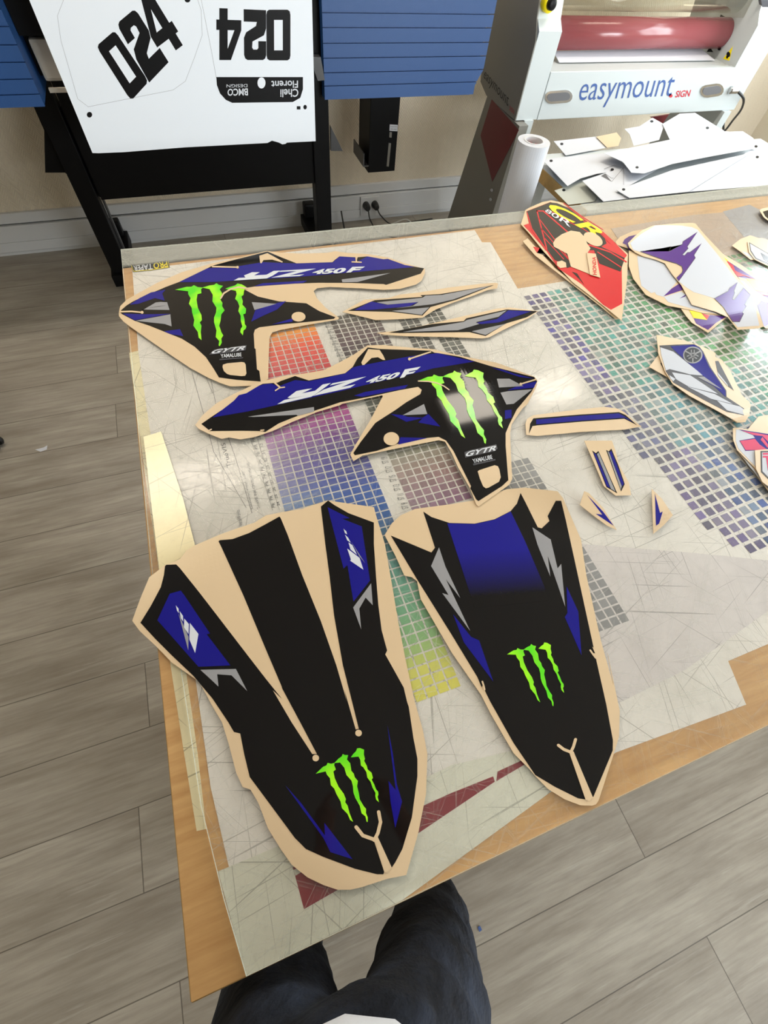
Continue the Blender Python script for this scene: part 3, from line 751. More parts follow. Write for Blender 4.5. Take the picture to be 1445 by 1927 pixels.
# 3, 4: grey swingarm slivers
t, F = sticker('swingarm_sticker', 'narrow grey and blue pointed sticker, the farther of the two slivers', 'B 145,515 280,440 350,435 430,430 500,408 620,395 800,365 1000,342 1090,335 1107,340 1102,368 1040,380 950,415 820,460 720,500 640,550 520,558 350,565 230,535', curls=[((900, 545), (937, 535), .006)])
plate('black_face', 'B 180,508 345,443 640,422 628,412 750,405 1080,350 850,440 690,485 640,538 450,515', F, 1, 'black', t)
plate('blue_graphic', 'B 220,503 325,451 420,472 612,455 560,480 330,502', F, 2, 'blue', t)
plate('grey_graphic', ['B 358,456 640,428 660,415 760,410 1060,354 830,438 700,468 480,492 580,478 617,454 425,470', 'B 452,509 682,487 635,533'], F, 2, 'grey', t)
t, F = sticker('swingarm_sticker', 'narrow grey and blue pointed sticker, the nearer sliver tapering left', 'B 360,645 500,630 640,600 900,540 1100,495 1180,488 1355,510 1300,550 1150,620 1050,672 1010,678 800,670 550,665 400,655', curls=[((985, 600), (1015, 585), .005)])
plate('black_face', 'B 430,643 700,590 895,572 910,555 1160,500 1350,511 1280,550 1160,585 1030,664 930,640 500,646', F, 1, 'black', t)
plate('grey_graphic', ['B 520,639 895,577 915,565 1160,506 1110,545 970,578 990,590 860,628', 'B 945,635 1155,588 1030,658'], F, 2, 'grey', t)
plate('blue_graphic', 'B 968,583 1100,560 1170,506 1312,512 1250,532 1110,580 1005,590', F, 2, 'blue', t)

# 5: front left fender sticker with three tongues
t, F = sticker('fender_sticker', 'large black fender sticker with three long tongues, nearest the front left',
 'G 90,1195 165,990 245,800 390,690 520,640 580,560 650,515 880,415 1000,372 1200,305 H 0,240 150,210 330,180 560,103 700,125 980,165 1000,240 1080,500 1150,900 1200,1200 1270,1560 1350,1927 I 1330,250 1358,400 1350,650 1300,900 1225,1165 1100,1190 950,1240 870,1258 790,1258 700,1228 600,1180 500,1100 430,1000 350,870 290,710 240,625 190,608 150,520 100,330 60,200 0,100 G 700,1750 450,1575 300,1420 160,1290',
 curls=[((330, 1135), (285, 1085), .014)])
plate('black_face', 'G 165,1213 260,1060 350,890 378,780 388,700 400,688 490,685 520,715 700,940 900,1200 1130,1500 1300,1720 1445,1900 I 380,-5 500,200 630,400 660,400 560,210 440,-15 G 1445,1790 1300,1450 1100,970 900,530 873,475 885,465 1000,455 1150,400 1300,320 1425,250 H 137,268 200,420 330,780 500,1200 640,1600 735,1927 I 835,0 905,245 925,240 865,0 H 700,1600 620,1150 580,800 540,500 500,160 565,105 620,145 750,220 980,305 980,500 1000,800 1020,1050 1050,1280 1100,1465 1083,1500 1150,1620 1250,1800 1280,1927 I 1240,100 1270,300 1295,430 1295,540 1260,800 1200,1000 1155,1085 1132,1118 1040,930 1020,950 1085,1145 1080,1160 1040,1160 900,1125 700,1050 590,1000 520,930 350,700 235,545 200,400 175,270 135,260 100,200 0,50 G 650,1700 450,1510 300,1360', F, 1, 'black', t)
plate('blue_graphic', ['G 318,1190 430,950 530,922 560,960 795,1310 765,1317 980,1600 690,1612', 'H 560,165 760,265 690,270 870,340 945,830 795,1022 740,690 705,722', 'I 460,598 560,710 710,915 707,835 885,1065 745,1020 700,930', 'I 1105,215 1140,400 1165,590 1198,700 1155,868 1125,700 1112,570 1158,628'], F, 2, 'blue', t)
plate('grey_graphic', ['G 510,1130 600,1340 598,1462', 'H 775,480 900,672 850,612', 'G 708,1640 1030,1632 1132,1832 990,1690 860,1680 872,1792 790,1715', 'H 955,855 970,1055 905,985 848,1085 865,1273 792,1075'], F, 3, 'grey', t)
plate('white_emblem', ['G 485,1055 510,1085 512,1125 497,1105', 'G 520,1108 550,1150 552,1202 530,1170', 'G 562,1175 603,1225 600,1315 560,1255', 'G 613,1215 690,1315 660,1487 608,1365', 'H 705,362 730,385 738,412 718,400', 'H 718,415 745,440 770,487 738,465', 'H 750,485 785,510 827,597 768,548', 'H 738,540 850,625 885,732 765,650 772,640'], F, 3, 'white', t)
claws(F, t, 'I 652,524 958,372 1052,705 888,828')
plate('cut_out', strokes([('I 908,862 950,915 1025,942', 7), ('I 1050,766 1062,830 1045,900 1022,945', 6.5)]) + ['I 1018,935 1045,925 1132,1116 1110,1150 1086,1146', circ('I 652,425', 21), circ('I 923,267', 21)], F, 5, 'backing', t)

# 6: front right fender sticker
Fq0 = onZ(*pts('J 660,400')[0], Z0); Fq1 = onZ(*pts('J 720,640')[0], Z0)
M['fade'] = mat_fade(Fq0, Fq1)
t, F = sticker('fender_sticker', 'large black fender sticker with blue fading centre panel, pointing to the front edge',
 'J 40,315 80,250 130,205 210,170 400,145 540,122 720,60 820,52 1000,72 1030,110 1130,340 1160,540 1240,900 1310,1150 K 1210,200 1305,650 1300,850 1270,950 1140,1350 1120,1378 1090,1388 1000,1385 880,1340 750,1260 660,1170 600,1100 480,980 300,670 230,530 0,200 J 413,968 240,670 220,570 190,548 150,540 100,430', curls=[((1020, 985), (1055, 930), .010)])
plate('black_face', 'J 75,318 300,412 320,385 255,185 300,215 400,248 540,252 650,228 740,182 775,140 795,82 820,130 890,272 912,278 955,237 945,210 990,125 1020,125 1045,230 1100,480 1200,940 K 1090,150 1114,205 1100,200 1120,245 1200,600 1252,880 1250,960 1100,1320 1085,1315 948,970 915,985 1040,1340 980,1330 800,1240 650,1150 480,900 300,580 265,510 240,450 232,468 200,390 0,60 J 220,560', F, 1, 'black', t)
plate('fading_panel', 'J 388,250 540,254 650,230 740,184 820,350 935,620 950,680 540,720', F, 2, 'fade', t)
plate('grey_graphic', ['J 342,383 378,490 460,665 380,560 515,847 360,637 395,648 298,487', 'J 860,272 962,340 1000,500 1020,475 1042,712 945,430 960,545 890,372'], F, 2, 'grey', t)
plate('blue_graphic', ['J 420,755 520,880 565,900 643,1128 480,910', 'J 1050,600 1115,740 1133,982 1040,770 1055,747'], F, 2, 'blue', t)
claws(F, t, 'K 430,212 770,140 873,512 687,584')
plate('cut_out', strokes([('K 828,918 870,950 925,972', 5.5), ('K 962,873 945,930 925,972', 5.5), ('K 238,424 248,455 255,485', 3.2), ('K 1076,180 1100,215 1120,240', 3.2)]) + ['K 912,972 946,966 1096,1322 1070,1352 1040,1342'], F, 5, 'backing', t)

# 7..10 small blue trim stickers
t, F = sticker('bar_sticker', 'long thin blue bar sticker on beige backing at the table centre', 'F 85,290 95,262 130,242 400,208 530,195 600,205 640,225 690,270 735,305 640,322 400,335 150,358 90,352', curls=[((1180, 800), (1205, 800), .004)])
plate('black_face', 'F 105,345 112,290 130,260 400,238 610,225 645,240 710,297 640,262 400,278 150,299 125,303', F, 1, 'black', t)
plate('blue_graphic', 'F 145,267 400,245 608,232 640,248 690,282 640,256 400,272 146,293', F, 2, 'blue', t)
t, F = sticker('fork_strip_sticker', 'small beige backed sticker with two blue and grey vertical bars', 'F 415,385 570,385 590,440 610,520 665,620 678,690 590,693 525,640 470,510', curls=[((1110, 860), (1098, 828), .006)])
plate('black_face', ['F 460,440 480,455 495,443 600,680 540,645', 'F 538,437 553,445 567,430 605,520 642,628 622,670'], F, 1, 'black', t)
plate('grey_graphic', ['F 486,460 496,452 590,670 565,655', 'F 545,443 554,450 625,640 620,660'], F, 2, 'grey', t)
plate('blue_graphic', ['F 466,450 482,463 560,650 542,640', 'F 557,452 566,440 600,525 637,626 628,640'], F, 2, 'blue', t)
t, F = sticker('bolt_sticker', 'tiny sticker with a blue lightning bolt, left of the pair', 'F 415,668 440,678 520,760 597,885 540,860 460,800 390,745', curls=[((1130, 985), (1115, 945), .006)])
plate('blue_graphic', 'F 432,690 520,782 580,862 480,795 517,800', F, 1, 'blue', t)
t, F = sticker('bolt_sticker', 'tiny sticker with a blue lightning bolt, right of the pair', 'F 793,655 850,710 912,803 860,860 803,907', curls=[((1255, 960), (1268, 970), .004)])
plate('blue_graphic', 'F 812,685 840,790 855,782 835,850 817,862', F, 1, 'blue', t)

# right-hand pile
t, F = sticker('plate_sticker', 'red sticker edge peeking out beneath the red number plate sticker', 'E 70,280 98,264 250,430 520,640 612,715 590,715 500,640 320,500 140,360', z=.0005)
plate('red_face', 'E 128,310 165,318 200,350 150,345', F, 1, 'red', t)
plate('black_face', 'E 165,318 175,325 330,470 200,360 150,345', F, 1, 'black', t)
t, F = sticker('plate_sticker', 'red and black racing sticker with yellow lettering at the back of table', 'E 60,185 85,105 110,90 180,60 230,50 300,65 400,140 500,200 560,265 660,350 655,500 625,725 520,640 350,510 190,340 110,240', z=.003, curls=[((1160, 575), (1170, 605), .006)])
plate('red_face', 'E 90,112 225,60 330,92 430,165 520,225 580,280 655,358 635,385 625,430 628,630 600,645 565,664 520,635 400,520 270,432 200,330 75,190 105,180', F, 1, 'red', t)
plate('black_graphic', ['E 92,113 222,62 262,66 330,95 400,150 470,200 525,250 540,292 510,310 600,352 642,375 618,450 500,405 470,330 400,330 330,395 345,420 320,430 290,400 250,385 205,325 112,190 108,175', 'E 345,450 375,460 415,525 385,490'], F, 2, 'black', t)
plate('red_lines', strokes([('E 150,110 185,110 330,235', 2.4), ('E 150,110 205,325', 2.4), ('E 160,150 345,400', 1.5), ('E 175,210 280,330 340,395', 1.5), ('E 190,260 300,380', 1.4), ('E 440,300 560,340 650,395', 2.6), ('E 490,340 620,425', 1.8), ('E 95,120 125,220 200,330', 1.5), ('E 410,165 480,210 560,290', 1.5)]), F, 3, 'red', t, .0003, False)
text_on('yellow_lettering', [('CR', 'E 240,54 528,226 492,264 208,98', .025, .25)], onF(F, 4), 'yellow', t)
plate('red_outline', strokes([('E 215,105 330,172 400,205 480,256 505,262', 1.4), ('E 300,66 400,138 520,215', 1.2)]), F, 3.4, 'red', t)
text_on('white_lettering', [('80R', 'E 208,98 355,178 338,204 192,112', .012)], onF(F, 5), 'white', t)
plate('cut_out', ['E 240,290 255,265 290,240 340,220 390,228 420,260 430,290 450,320 430,350 440,440 460,470 340,422 330,385 320,350 260,318 245,310', circ('E 465,268', 58, 32, rot=.5), 'E 262,395 290,388 312,400 315,425 280,430 262,415'], F, 5, 'backing', t)
t, F = sticker('name_sticker', 'small beige sticker with upright red lettering lying on the red sticker', 'E 428,345 480,350 505,483 447,466', z=.0062)
text_on('red_lettering', [('HONDA', 'E 463,467 459,366 480,368 486,470', .03)], onF(F, 1), 'red', t)

t, F = sticker('side_plate_sticker', 'purple tipped sticker poking out left of the white and purple pile', 'E 590,285 615,255 690,222 750,213 760,260 720,300 690,330 600,300', z=.0005)
plate('purple_face', 'E 630,290 640,270 665,253 730,237 740,270 690,325 665,328 650,300', F, 1, 'purple', t)
t, F = sticker('side_plate_sticker', 'yellow and purple sticker corner sticking out at front of white pile', 'N 480,1185 600,1190 990,1280 780,1452 600,1340 540,1270', z=.0010, curls=[((1320, 610), (1332, 622), .004)])
plate('purple_face', 'N 620,1290 770,1308 800,1255 985,1270 870,1340 780,1420 650,1350', F, 1, 'purple', t)
plate('yellow_graphic', 'N 572,1203 700,1225 772,1310 620,1288', F, 2, 'yellow', t)
plate('red_graphic', 'N 705,1235 795,1260 768,1308', F, 2, 'red', t)
t, F = sticker('side_plate_sticker', 'white sticker with dark purple flash, beneath the top white one', 'E 665,330 720,350 850,380 1000,600 1165,690 1080,682 1000,662 880,640 760,580 690,490 665,420', z=.0025)
plate('white_face', ['E 712,362 850,388 935,505 862,592 820,580 810,565 790,570 735,530 725,480', 'E 862,592 960,562 1080,645 1160,686 1000,652 885,620'], F, 1, 'vinylwhite', t)
plate('purple_graphic', ['E 860,588 905,545 960,510 990,540 960,555', 'E 950,600 990,575 980,590'], F, 2, 'purple', t)
t, F = sticker('side_plate_sticker', 'yellow red and purple striped sticker at the right frame edge of pile', 'N 870,500 950,580 1150,700 1340,830 1500,915 1500,1160 1300,1060 1000,720', z=.0015)
plate('purple_face', 'N 990,650 1300,850 1500,1000 1500,1120 1330,1020 1100,830', F, 1, 'purple', t)
plate('yellow_graphic', ['N 938,598 1000,650 988,702 925,640', 'N 1205,848 1300,856 1500,905 1500,1015 1275,978'], F, 2, 'yellow', t)
plate('red_graphic', ['N 990,652 1060,705 1080,760 1125,785 1300,857 1185,820 1110,828 1000,705', 'N 1275,980 1500,1015 1500,1055 1330,1022'], F, 3, 'red', t)
t, F = sticker('side_plate_sticker', 'white sticker with purple block partly beyond the right frame edge', 'N 1110,830 1200,850 1300,980 1500,1110 1500,1400 1420,1400 1390,1380 1330,1150 1250,1040', z=.0032)
plate('white_face', 'N 1120,860 1180,880 1370,1090 1330,1140 1500,1180 1500,1395 1400,1375 1300,1150', F, 1, 'vinylwhite', t)
plate('purple_graphic', 'N 1330,1145 1372,1100 1500,1130 1500,1330 1400,1382', F, 2, 'purple', t)
t, F = sticker('side_plate_sticker', 'topmost large white sticker with jagged purple flashes', 'E 660,290 700,250 740,218 800,192 N 400,240 600,232 640,240 740,360 900,530 1080,800 1280,1050 1400,1380 1340,1402 1110,1418 1000,1280 870,1220 600,1140 480,920 380,800 300,680 200,640 E 740,362 700,342 668,315', z=.0060, curls=[((1360, 590), (1385, 612), .010), ((1215, 470), (1190, 455), .006)])
plate('white_face', 'E 672,290 735,238 800,200 N 190,262 330,258 480,262 600,280 660,305 900,600 1110,880 1180,945 1250,1030 1280,1060 1350,1372 1110,1390 1055,1325 950,1165 850,1070 740,1035 620,1000 540,950 450,878 428,842 490,785 500,755 490,715 430,683 280,640 30,556 E 690,328', F, 1, 'vinylwhite', t)
pur = ['N 30,550 200,530 370,495 345,550 495,470 500,440 662,332 550,495 560,515 495,585 520,595 550,560 580,558 708,460 625,590 640,620 540,760 455,876 430,842 490,785 500,755 490,715 430,683 280,640', 'N 852,1070 1000,990 1020,955 1105,893 1070,985 1075,1010 1050,1080 1070,1085 1175,955 1250,1030 1185,1140 1205,1155 1160,1225 1175,1240 1130,1330 1055,1328 950,1165']
plate('purple_graphic', pur, F, 2, 'purple', t)
plate('dark_outline', strokes([(pts(q) + [pts(q)[0]], .9) for q in pur]), F, 3, 'darkgrey', t, .0003, False)

t, F = sticker('fork_guard_sticker', 'beige cornered sticker under the white leaf sticker at right edge', 'N 1045,485 1140,410 1250,370 1330,398 1420,420 1400,560 1300,640 1250,640 1150,560', z=.0005)
plate('white_face', 'N 1155,545 1230,570 1290,635 1200,590', F, 1, 'vinylwhite', t)
t, F = sticker('fork_guard_sticker', 'white leaf shaped sticker with grey flash at the right frame edge', 'N 1218,445 1290,405 1380,398 1500,440 1500,735 1400,690 1300,640 1235,560', z=.0025)
plate('dark_outline', 'N 1236,448 1500,600 1500,720 1305,630 1250,545', F, 1, 'darkgrey', t)
plate('white_face', 'N 1244,460 1500,610 1500,706 1312,620 1258,540', F, 2, 'vinylwhite', t)
plate('grey_graphic', 'N 1362,562 1500,640 1500,690 1400,640', F, 3, 'darkgrey', t)
t, F = sticker('radiator_sticker', 'dark rounded sticker at the back right frame corner of the table', 'N 1352,95 1375,75 1440,60 1560,60 1560,240 1445,205 1400,172', z=.004)
plate('black_face', 'N 1388,108 1440,92 1530,90 1530,215 1445,185 1415,160', F, 1, 'black', t)

t, F = sticker('fork_guard_sticker', 'fork guard sticker lying under the one with a round emblem', 'O 120,512 220,385 500,380 830,408 900,440 990,560 1110,810 1200,900 1190,1040 1060,1110 900,1000 500,750 300,612', z=.0005)
plate('dark_graphic', ['O 826,450 860,448 1025,765 965,722 850,560', 'O 240,470 290,470 280,545'], F, 1, 'darkgrey', t)
plate('white_face', 'O 850,565 960,705 960,720 855,600', F, 2, 'vinylwhite', t)
t, F = sticker('fork_guard_sticker', 'blue and white fork guard sticker with a round silver emblem', 'O 200,170 500,230 680,290 830,362 825,480 850,600 950,740 1100,818 1190,880 1205,920 1190,1020 1150,1100 1070,1105 850,982 550,820 370,692 290,560 220,370', z=.0030, curls=[((1395, 770), (1410, 785), .006), ((1255, 650), (1236, 632), .006)])
plate('dark_face', 'O 232,285 400,275 600,268 660,300 700,350 780,520 945,765 948,832 1137,958 1115,980 1135,1030 950,992 700,862 380,680 300,560', F, 1, 'darkgrey', t)
plate('blue_graphic', ['O 350,292 600,277 660,310 690,355 760,510 935,765 938,832 700,612 400,345', 'O 650,628 710,640 890,750 780,700'], F, 2, 'blue', t)
plate('white_graphic', ['O 240,303 380,350 700,605 560,592 340,535 300,550 250,380', 'O 365,570 560,602 700,695 855,800 540,722 410,645', 'O 535,725 820,802 1015,908 780,852', 'O 845,872 1090,935 1130,965 1118,975 1130,1022 950,975', 'O 335,600 400,640 380,665 350,640'], F, 2, 'vinylwhite', t)
plate('grey_graphic', 'O 640,622 705,615 900,755', F, 3, 'grey', t)
# emblem: ring, dark disc and three tuning forks
er_ = plate('emblem_ring', [circ('O 587,385', 104, 90, 32)], F, 3, 'grey', t)
plate('emblem_disc', [circ('O 587,385', 90, 77, 32)], F, 4, 'ink', er_)
fk = []
for a in (90, 210, 330):
    ca, sa = math.cos(math.radians(a)), math.sin(math.radians(a))
    def q_(r, o_): return f'{587 + (r * ca - o_ * sa):.1f},{385 + (r * sa + o_ * ca) * .87:.1f}'
    fk.append((f'O {q_(88,0)} {q_(30,0)}', 2.2)); fk.append((f'O {q_(30,16)} {q_(-58,16)}', 1.7)); fk.append((f'O {q_(30,-16)} {q_(-58,-16)}', 1.7)); fk.append((f'O {q_(30,-18)} {q_(30,18)}', 1.9))
plate('emblem_forks', strokes(fk), F, 5, 'grey', er_, .0003, False)

t, F = sticker('airbox_sticker', 'beige backed sticker beneath the pink and white one at right edge', 'O 1065,1410 1180,1170 1290,1040 1420,1020 1640,1100 1640,1960 1500,1960 1389,1830 1250,1640 1120,1480', z=.0005)
plate('white_face', 'O 1100,1440 1389,1780 1389,1810 1180,1560', F, 1, 'vinylwhite', t)
t, F = sticker('airbox_sticker', 'white sticker with pink flashes at the right frame edge', 'O 1015,1165 1060,1160 1389,1215 1640,1290 1640,1880 1400,1770 1250,1590 1060,1400 1018,1290', z=.0028)
plate('white_face', 'O 1048,1178 1389,1240 1600,1290 1600,1840 1389,1740 1250,1570 1070,1380 1045,1300', F, 1, 'vinylwhite', t)
plate('navy_graphic', ['O 1080,1180 1389,1228 1600,1280 1600,1420 1389,1400 1300,1330 1230,1240', 'O 1085,1298 1300,1262 1389,1395 1150,1408'], F, 2, 'blue', t)
plate('pink_graphic', ['O 1110,1192 1389,1240 1600,1295 1600,1360 1400,1320 1330,1250 1240,1240', 'O 1090,1302 1250,1280 1300,1340 1389,1400 1152,1400', 'O 1310,1290 1389,1380 1389,1340 1330,1260'], F, 3, 'pink', t)
t, F = sticker('badge_sticker', 'small beige sticker with pink stripes on top of the pink white sticker', 'O 1250,1402 1389,1390 1600,1420 1600,1900 1480,1850 1330,1740 1262,1600', z=.0056)
plate('navy_outline', ['O 1310,1410 1640,1405 1640,1830 1480,1800 1315,1635'], F, 1, 'darkgrey', t)
plate('white_face', ['O 1325,1425 1620,1420 1620,1800 1480,1780 1330,1625'], F, 2, 'vinylwhite', t)
plate('pink_stripes', ['O 1335,1430 1600,1425 1600,1445 1335,1450', 'O 1335,1462 1600,1457 1600,1475 1335,1480', 'O 1370,1480 1400,1480 1430,1640 1390,1620', 'O 1440,1490 1470,1490 1500,1680 1460,1660'], F, 3, 'pink', t)

# ------------------------------------------------------------ printer on its stand
t = thing('wide_format_printer', 'wide format printer with blue ribbed covers on a black stand', 'printer', (.1, 2.6, 0))
PY = 2.2
gz_ = [onY(750, y, PY).z for y in (25, 52, 80.5, 107.5, 134, 158)]
def ribbed(x0, x1, zb, zt, cham):
    bm = bmesh.new(); zs = [zb] + list(reversed(gz_)) + [gz_[0] + .07, gz_[0] + .14, zt]
    box(bm, x0 + .002, x1 - .002 - cham, PY + .008, PY + .34, zb, zt)
    for a, b in zip(zs, zs[1:]):
        def ex(z): return x1 - (max(0, (.956 - z)) * .55 if cham else 0)
        prism(bm, [(x0, PY, a + .0016), (ex(a), PY, a + .0016), (ex(b), PY, b - .0016), (x0, PY, b - .0016)], (0, .012, 0))
    return bm
obj('right_cover', ribbed(.572, 1.247, .876, 1.36, .02), 'printerblue', t)
obj('left_cover', ribbed(-1.6, -.405, .884, 1.36, 0), 'printerblue', t)
boxobj('body', [(-.405, .60, 2.36, 2.72, .92, 1.42), (-1.5, 1.2, 2.54, 2.74, .9, 1.42), (.515, .571, 2.24, 2.40, .87, 1.40), (-.405, .515, 2.30, 2.36, 1.03, 1.42)], 'blackmetal', t)
boxobj('platen', (-.39, .51, 2.315, 2.40, .915, 1.02), 'cream', t, .01)
boxobj('platen_trim', (-.39, .51, 2.31, 2.32, .888, .90), 'cream', t)
boxobj('stand_panel', (-.42, .62, 2.60, 2.62, .425, .90), 'blackmetal', t)
for lx, nm in ((-.512, 'leg'), (.607, 'leg')):
    boxobj('leg', (lx, lx + .082, 2.585, 2.66, .06, .9), 'blackmetal', t, .003)
    ft_ = boxobj('foot', (lx - .01, lx + .092, 2.56, 3.0, .03, .09), 'blackmetal', t, .004)
    for cy_ in (2.59, 2.97):
        bm = bmesh.new(); lathe(bm, [(.008, -.015), (.028, -.014), (.03, 0), (.028, .014), (.008, .015)], (lx + .04, cy_, .031), 'X', 20); obj('caster', bm, 'rubber', ft_)
    boxobj('foot_bracket', (lx + .005, lx + .075, 2.93, 2.99, .09, .17), 'blackmetal', t, .01)
boxobj('leg_inner_face', [(-.430, -.422, 2.67, 2.70, .1, .42)], 'darkmetal', t)
slabY('left_bracket', 'P 63,200 83,245 85,325 122,325 190,372 215,372 200,200', 2.63, .06, 'blackmetal', t)
slabY('right_bracket', 'U 428,715 500,862 495,856 430,855', 2.62, .02, 'darkmetal', t)
slabY('lever', 'U 325,322 372,325 395,455 355,458 335,400', 2.19, .03, 'darkmetal', t)
bx_ = boxobj('take_up_unit', [(.935, 1.092, 2.70, 2.88, .41, .90)], 'blackmetal', t, .003)
boxobj('take_up_plate', [(.905, .937, 2.70, 2.88, .44, .446), (.905, .911, 2.70, 2.88, .446, .50)], 'darkmetal', t)
slabY('rating_label', 'U 763,705 808,708 806,744 761,741', 2.699, .001, 'white', t)
text_on('rating_text', [('Roland DG', 'U 768,712 803,714 803,722 768,720', 0), ('100-240V', 'U 768,727 803,729 803,737 768,735', 0)], lambda x, y: onY(x, y, 2.6985), 'inkgrey', t)
slabY('indicator_slot', ['U 757,810 770,812 757,944 745,942'], 2.699, .001, 'lamgrey', t)
slabY('indicator_slot', ['U 762,748 775,750 773,780 760,778'], 2.699, .001, 'lamgrey', t)

# printed media hanging from it
PM = 2.15
t = thing('printed_media', 'white printed vinyl hanging from the printer with black number graphics', 'printed sheet', onY(380, 280, PM))
P = pts('P -20,-180 55,0 174,288 S 560,868 700,862 U -400,835 30,812 70,810 95,797 115,802 135,808 155,818 172,815 180,808 343,800 P 590,120 587,0 584,-180')
bm = bmesh.new(); n = 40
# gently bowed sheet: trace outline flat then bend backwards at the top
prism(bm, [onY(x, y, PM) for x, y in P], (0, .0006, 0))
obj('vinyl', bm, 'media', t)
pm = lambda x, y: onY(x, y, PM - .0004)
def media(name, polys, mat, off=.0002):
    if len(polys) > 1: return [media(name, [q], mat, off) for q in polys][0]
    bm = bmesh.new()
    for q in polys: prism(bm, [onY(x, y, PM - off) for x, y in (pts(q) if isinstance(q, str) else q)], (0, .0001, 0))
    return obj(name, bm, mat, t)
D0 = [(.12, 0), (.88, 0), (.97, .03), (1, .1), (1, .9), (.97, .97), (.88, 1), (.12, 1), (.03, .97), (0, .9), (0, .1), (.03, .03)]
D0h = [(.32, .2), (.68, .2), (.68, .8), (.32, .8)]
D2 = [(0, 0), (1, 0), (1, .24), (.42, .24), (.46, .32), (.9, .45), (1, .56), (1, .9), (.95, .97), (.85, 1), (.15, 1), (.05, .97), (0, .9), (0, .62), (.36, .62), (.36, .76), (.42, .79), (.58, .79), (.64, .75), (.62, .63), (.1, .5), (0, .36)]
D4 = [(.55, 0), (.88, 0), (.88, .22), (1, .22), (1, .42), (.88, .42), (.88, 1), (.42, 1), (0, .42), (0, .22), (.55, .22)]
D4h = [(.55, .42), (.55, .78), (.28, .42)]
def dig(sh, q):
    h = homog([(0, 1), (1, 1), (1, 0), (0, 0)], pts(q)); return [h(p) for p in sh]
q1 = dict(a='S 545,262 650,172 842,462 742,572', b='S 660,135 765,48 955,352 845,468', c='S 752,38 868,-55 1050,245 930,335')
q2 = dict(a='U 200,342 65,342 63,55 200,55', b='U 63,340 -62,340 -65,52 62,58', c='P 454,113 407,113 407,15 454,17')
media('large_number', [dig(D0, q1['a']), dig(D2, q1['b']), dig(D4, q1['c']), dig(D0, q2['a']), dig(D2, q2['b']), dig(D4, q2['c'])], 'ink')
media('number_counter', [dig(D0h, q1['a']), dig(D4h, q1['c']), dig(D0h, q2['a']), dig(D4h, q2['c'])], 'media', .0004)
media('name_bar', ['P 407,145 570,145 570,168 565,184 551,192 437,193.5 425,188 414,176 408,160'], 'ink')
media('oval_mark', [circ('P 492,156', 7.5, 10.5)], 'media', .0004)
text_on('name_lettering', [('Cheli', 'U 245,548 142,552 143,506 245,502', .015), ('Florent', 'U 243,497 92,500 92,458 243,456', .015), ('BMCO', 'S 1405,541 1288,543 1290,503 1403,500', .02), ('DESIGN', 'S 1401,494 1283,496 1283,478 1401,476', .0)], lambda x, y: onY(x, y, PM - .0005), 'white', t)
media('registration_mark', [circ('S 507,650', 15, 16), circ('U 283,607', 10, 13), 'U 236,602 257,602 257,620 236,620', circ('S 1062,0', 16, 14)], 'ink')
media('cut_line', strokes([('S 360,0 325,90 345,230 400,420 440,560 500,605 700,565 980,510 1050,460 1100,330 1145,200 1140,60 1120,0', .5), ('S 1140,0 1200,300 1225,440', .5)]), 'grey')
# marks on the small mascot spot are left out

# wall socket and cables
t = thing('wall_socket', 'white double wall socket with two black plugs behind the table', 'socket', (1.06, 3.03, .09))
boxobj('socket_plate', (1.0, 1.13, 3.012, 3.026, .035, .145), 'trim', t, .004)
for px_ in (1.035, 1.095):
    bm = bmesh.new(); lathe(bm, [(.012, -.05), (.018, -.045), (.022, -.02), (.022, 0)], (px_, 3.012, .10), 'Y', 18); obj('plug', bm, 'rubber', t)
def cable(label, P, r, mat):
    bm = bmesh.new(); tube(bm, P, r, 8); o = obj('cable', bm, mat, None, True); tag(o, label, 'cable')
cable('black cable drooping from the left plug along the floor', [(1.035, 2.955, .09), (1.04, 2.92, .05), (1.08, 2.84, .005), (1.2, 2.76, .005), (1.35, 2.74, .005)], .004, 'rubber')
cable('black cable from right plug running toward the laminator', [(1.095, 2.955, .10), (1.12, 2.94, .06), (1.2, 2.93, .006), (1.35, 2.94, .006), (1.5, 2.95, .006)], .004, 'rubber')
cable('black floor cable crossing toward the printer leg', [(.75, 2.78, .005), (.85, 2.82, .005), (.95, 2.83, .006), (1.0, 2.80, .005)], .004, 'rubber')
cable('white looped cable on the floor beside the laminator leg', [(1.12, 2.90, .004), (1.2, 2.90, .03), (1.28, 2.88, .055), (1.34, 2.84, .02), (1.42, 2.86, .04), (1.5, 2.88, .004)], .0035, 'cablewhite')
cable('thin black upright cable end beside the printer leg', [(.86, 2.90, .005), (.855, 2.92, .05), (.85, 2.95, .11)], .005, 'rubber')
# ------------------------------------------------------------ laminator
t = thing('laminator', 'white and grey roller laminator with a red roller and blue lettering', 'laminator', (2.2, 2.55, 0))
LX0, LX1, LY = 1.56, 2.98, 2.35
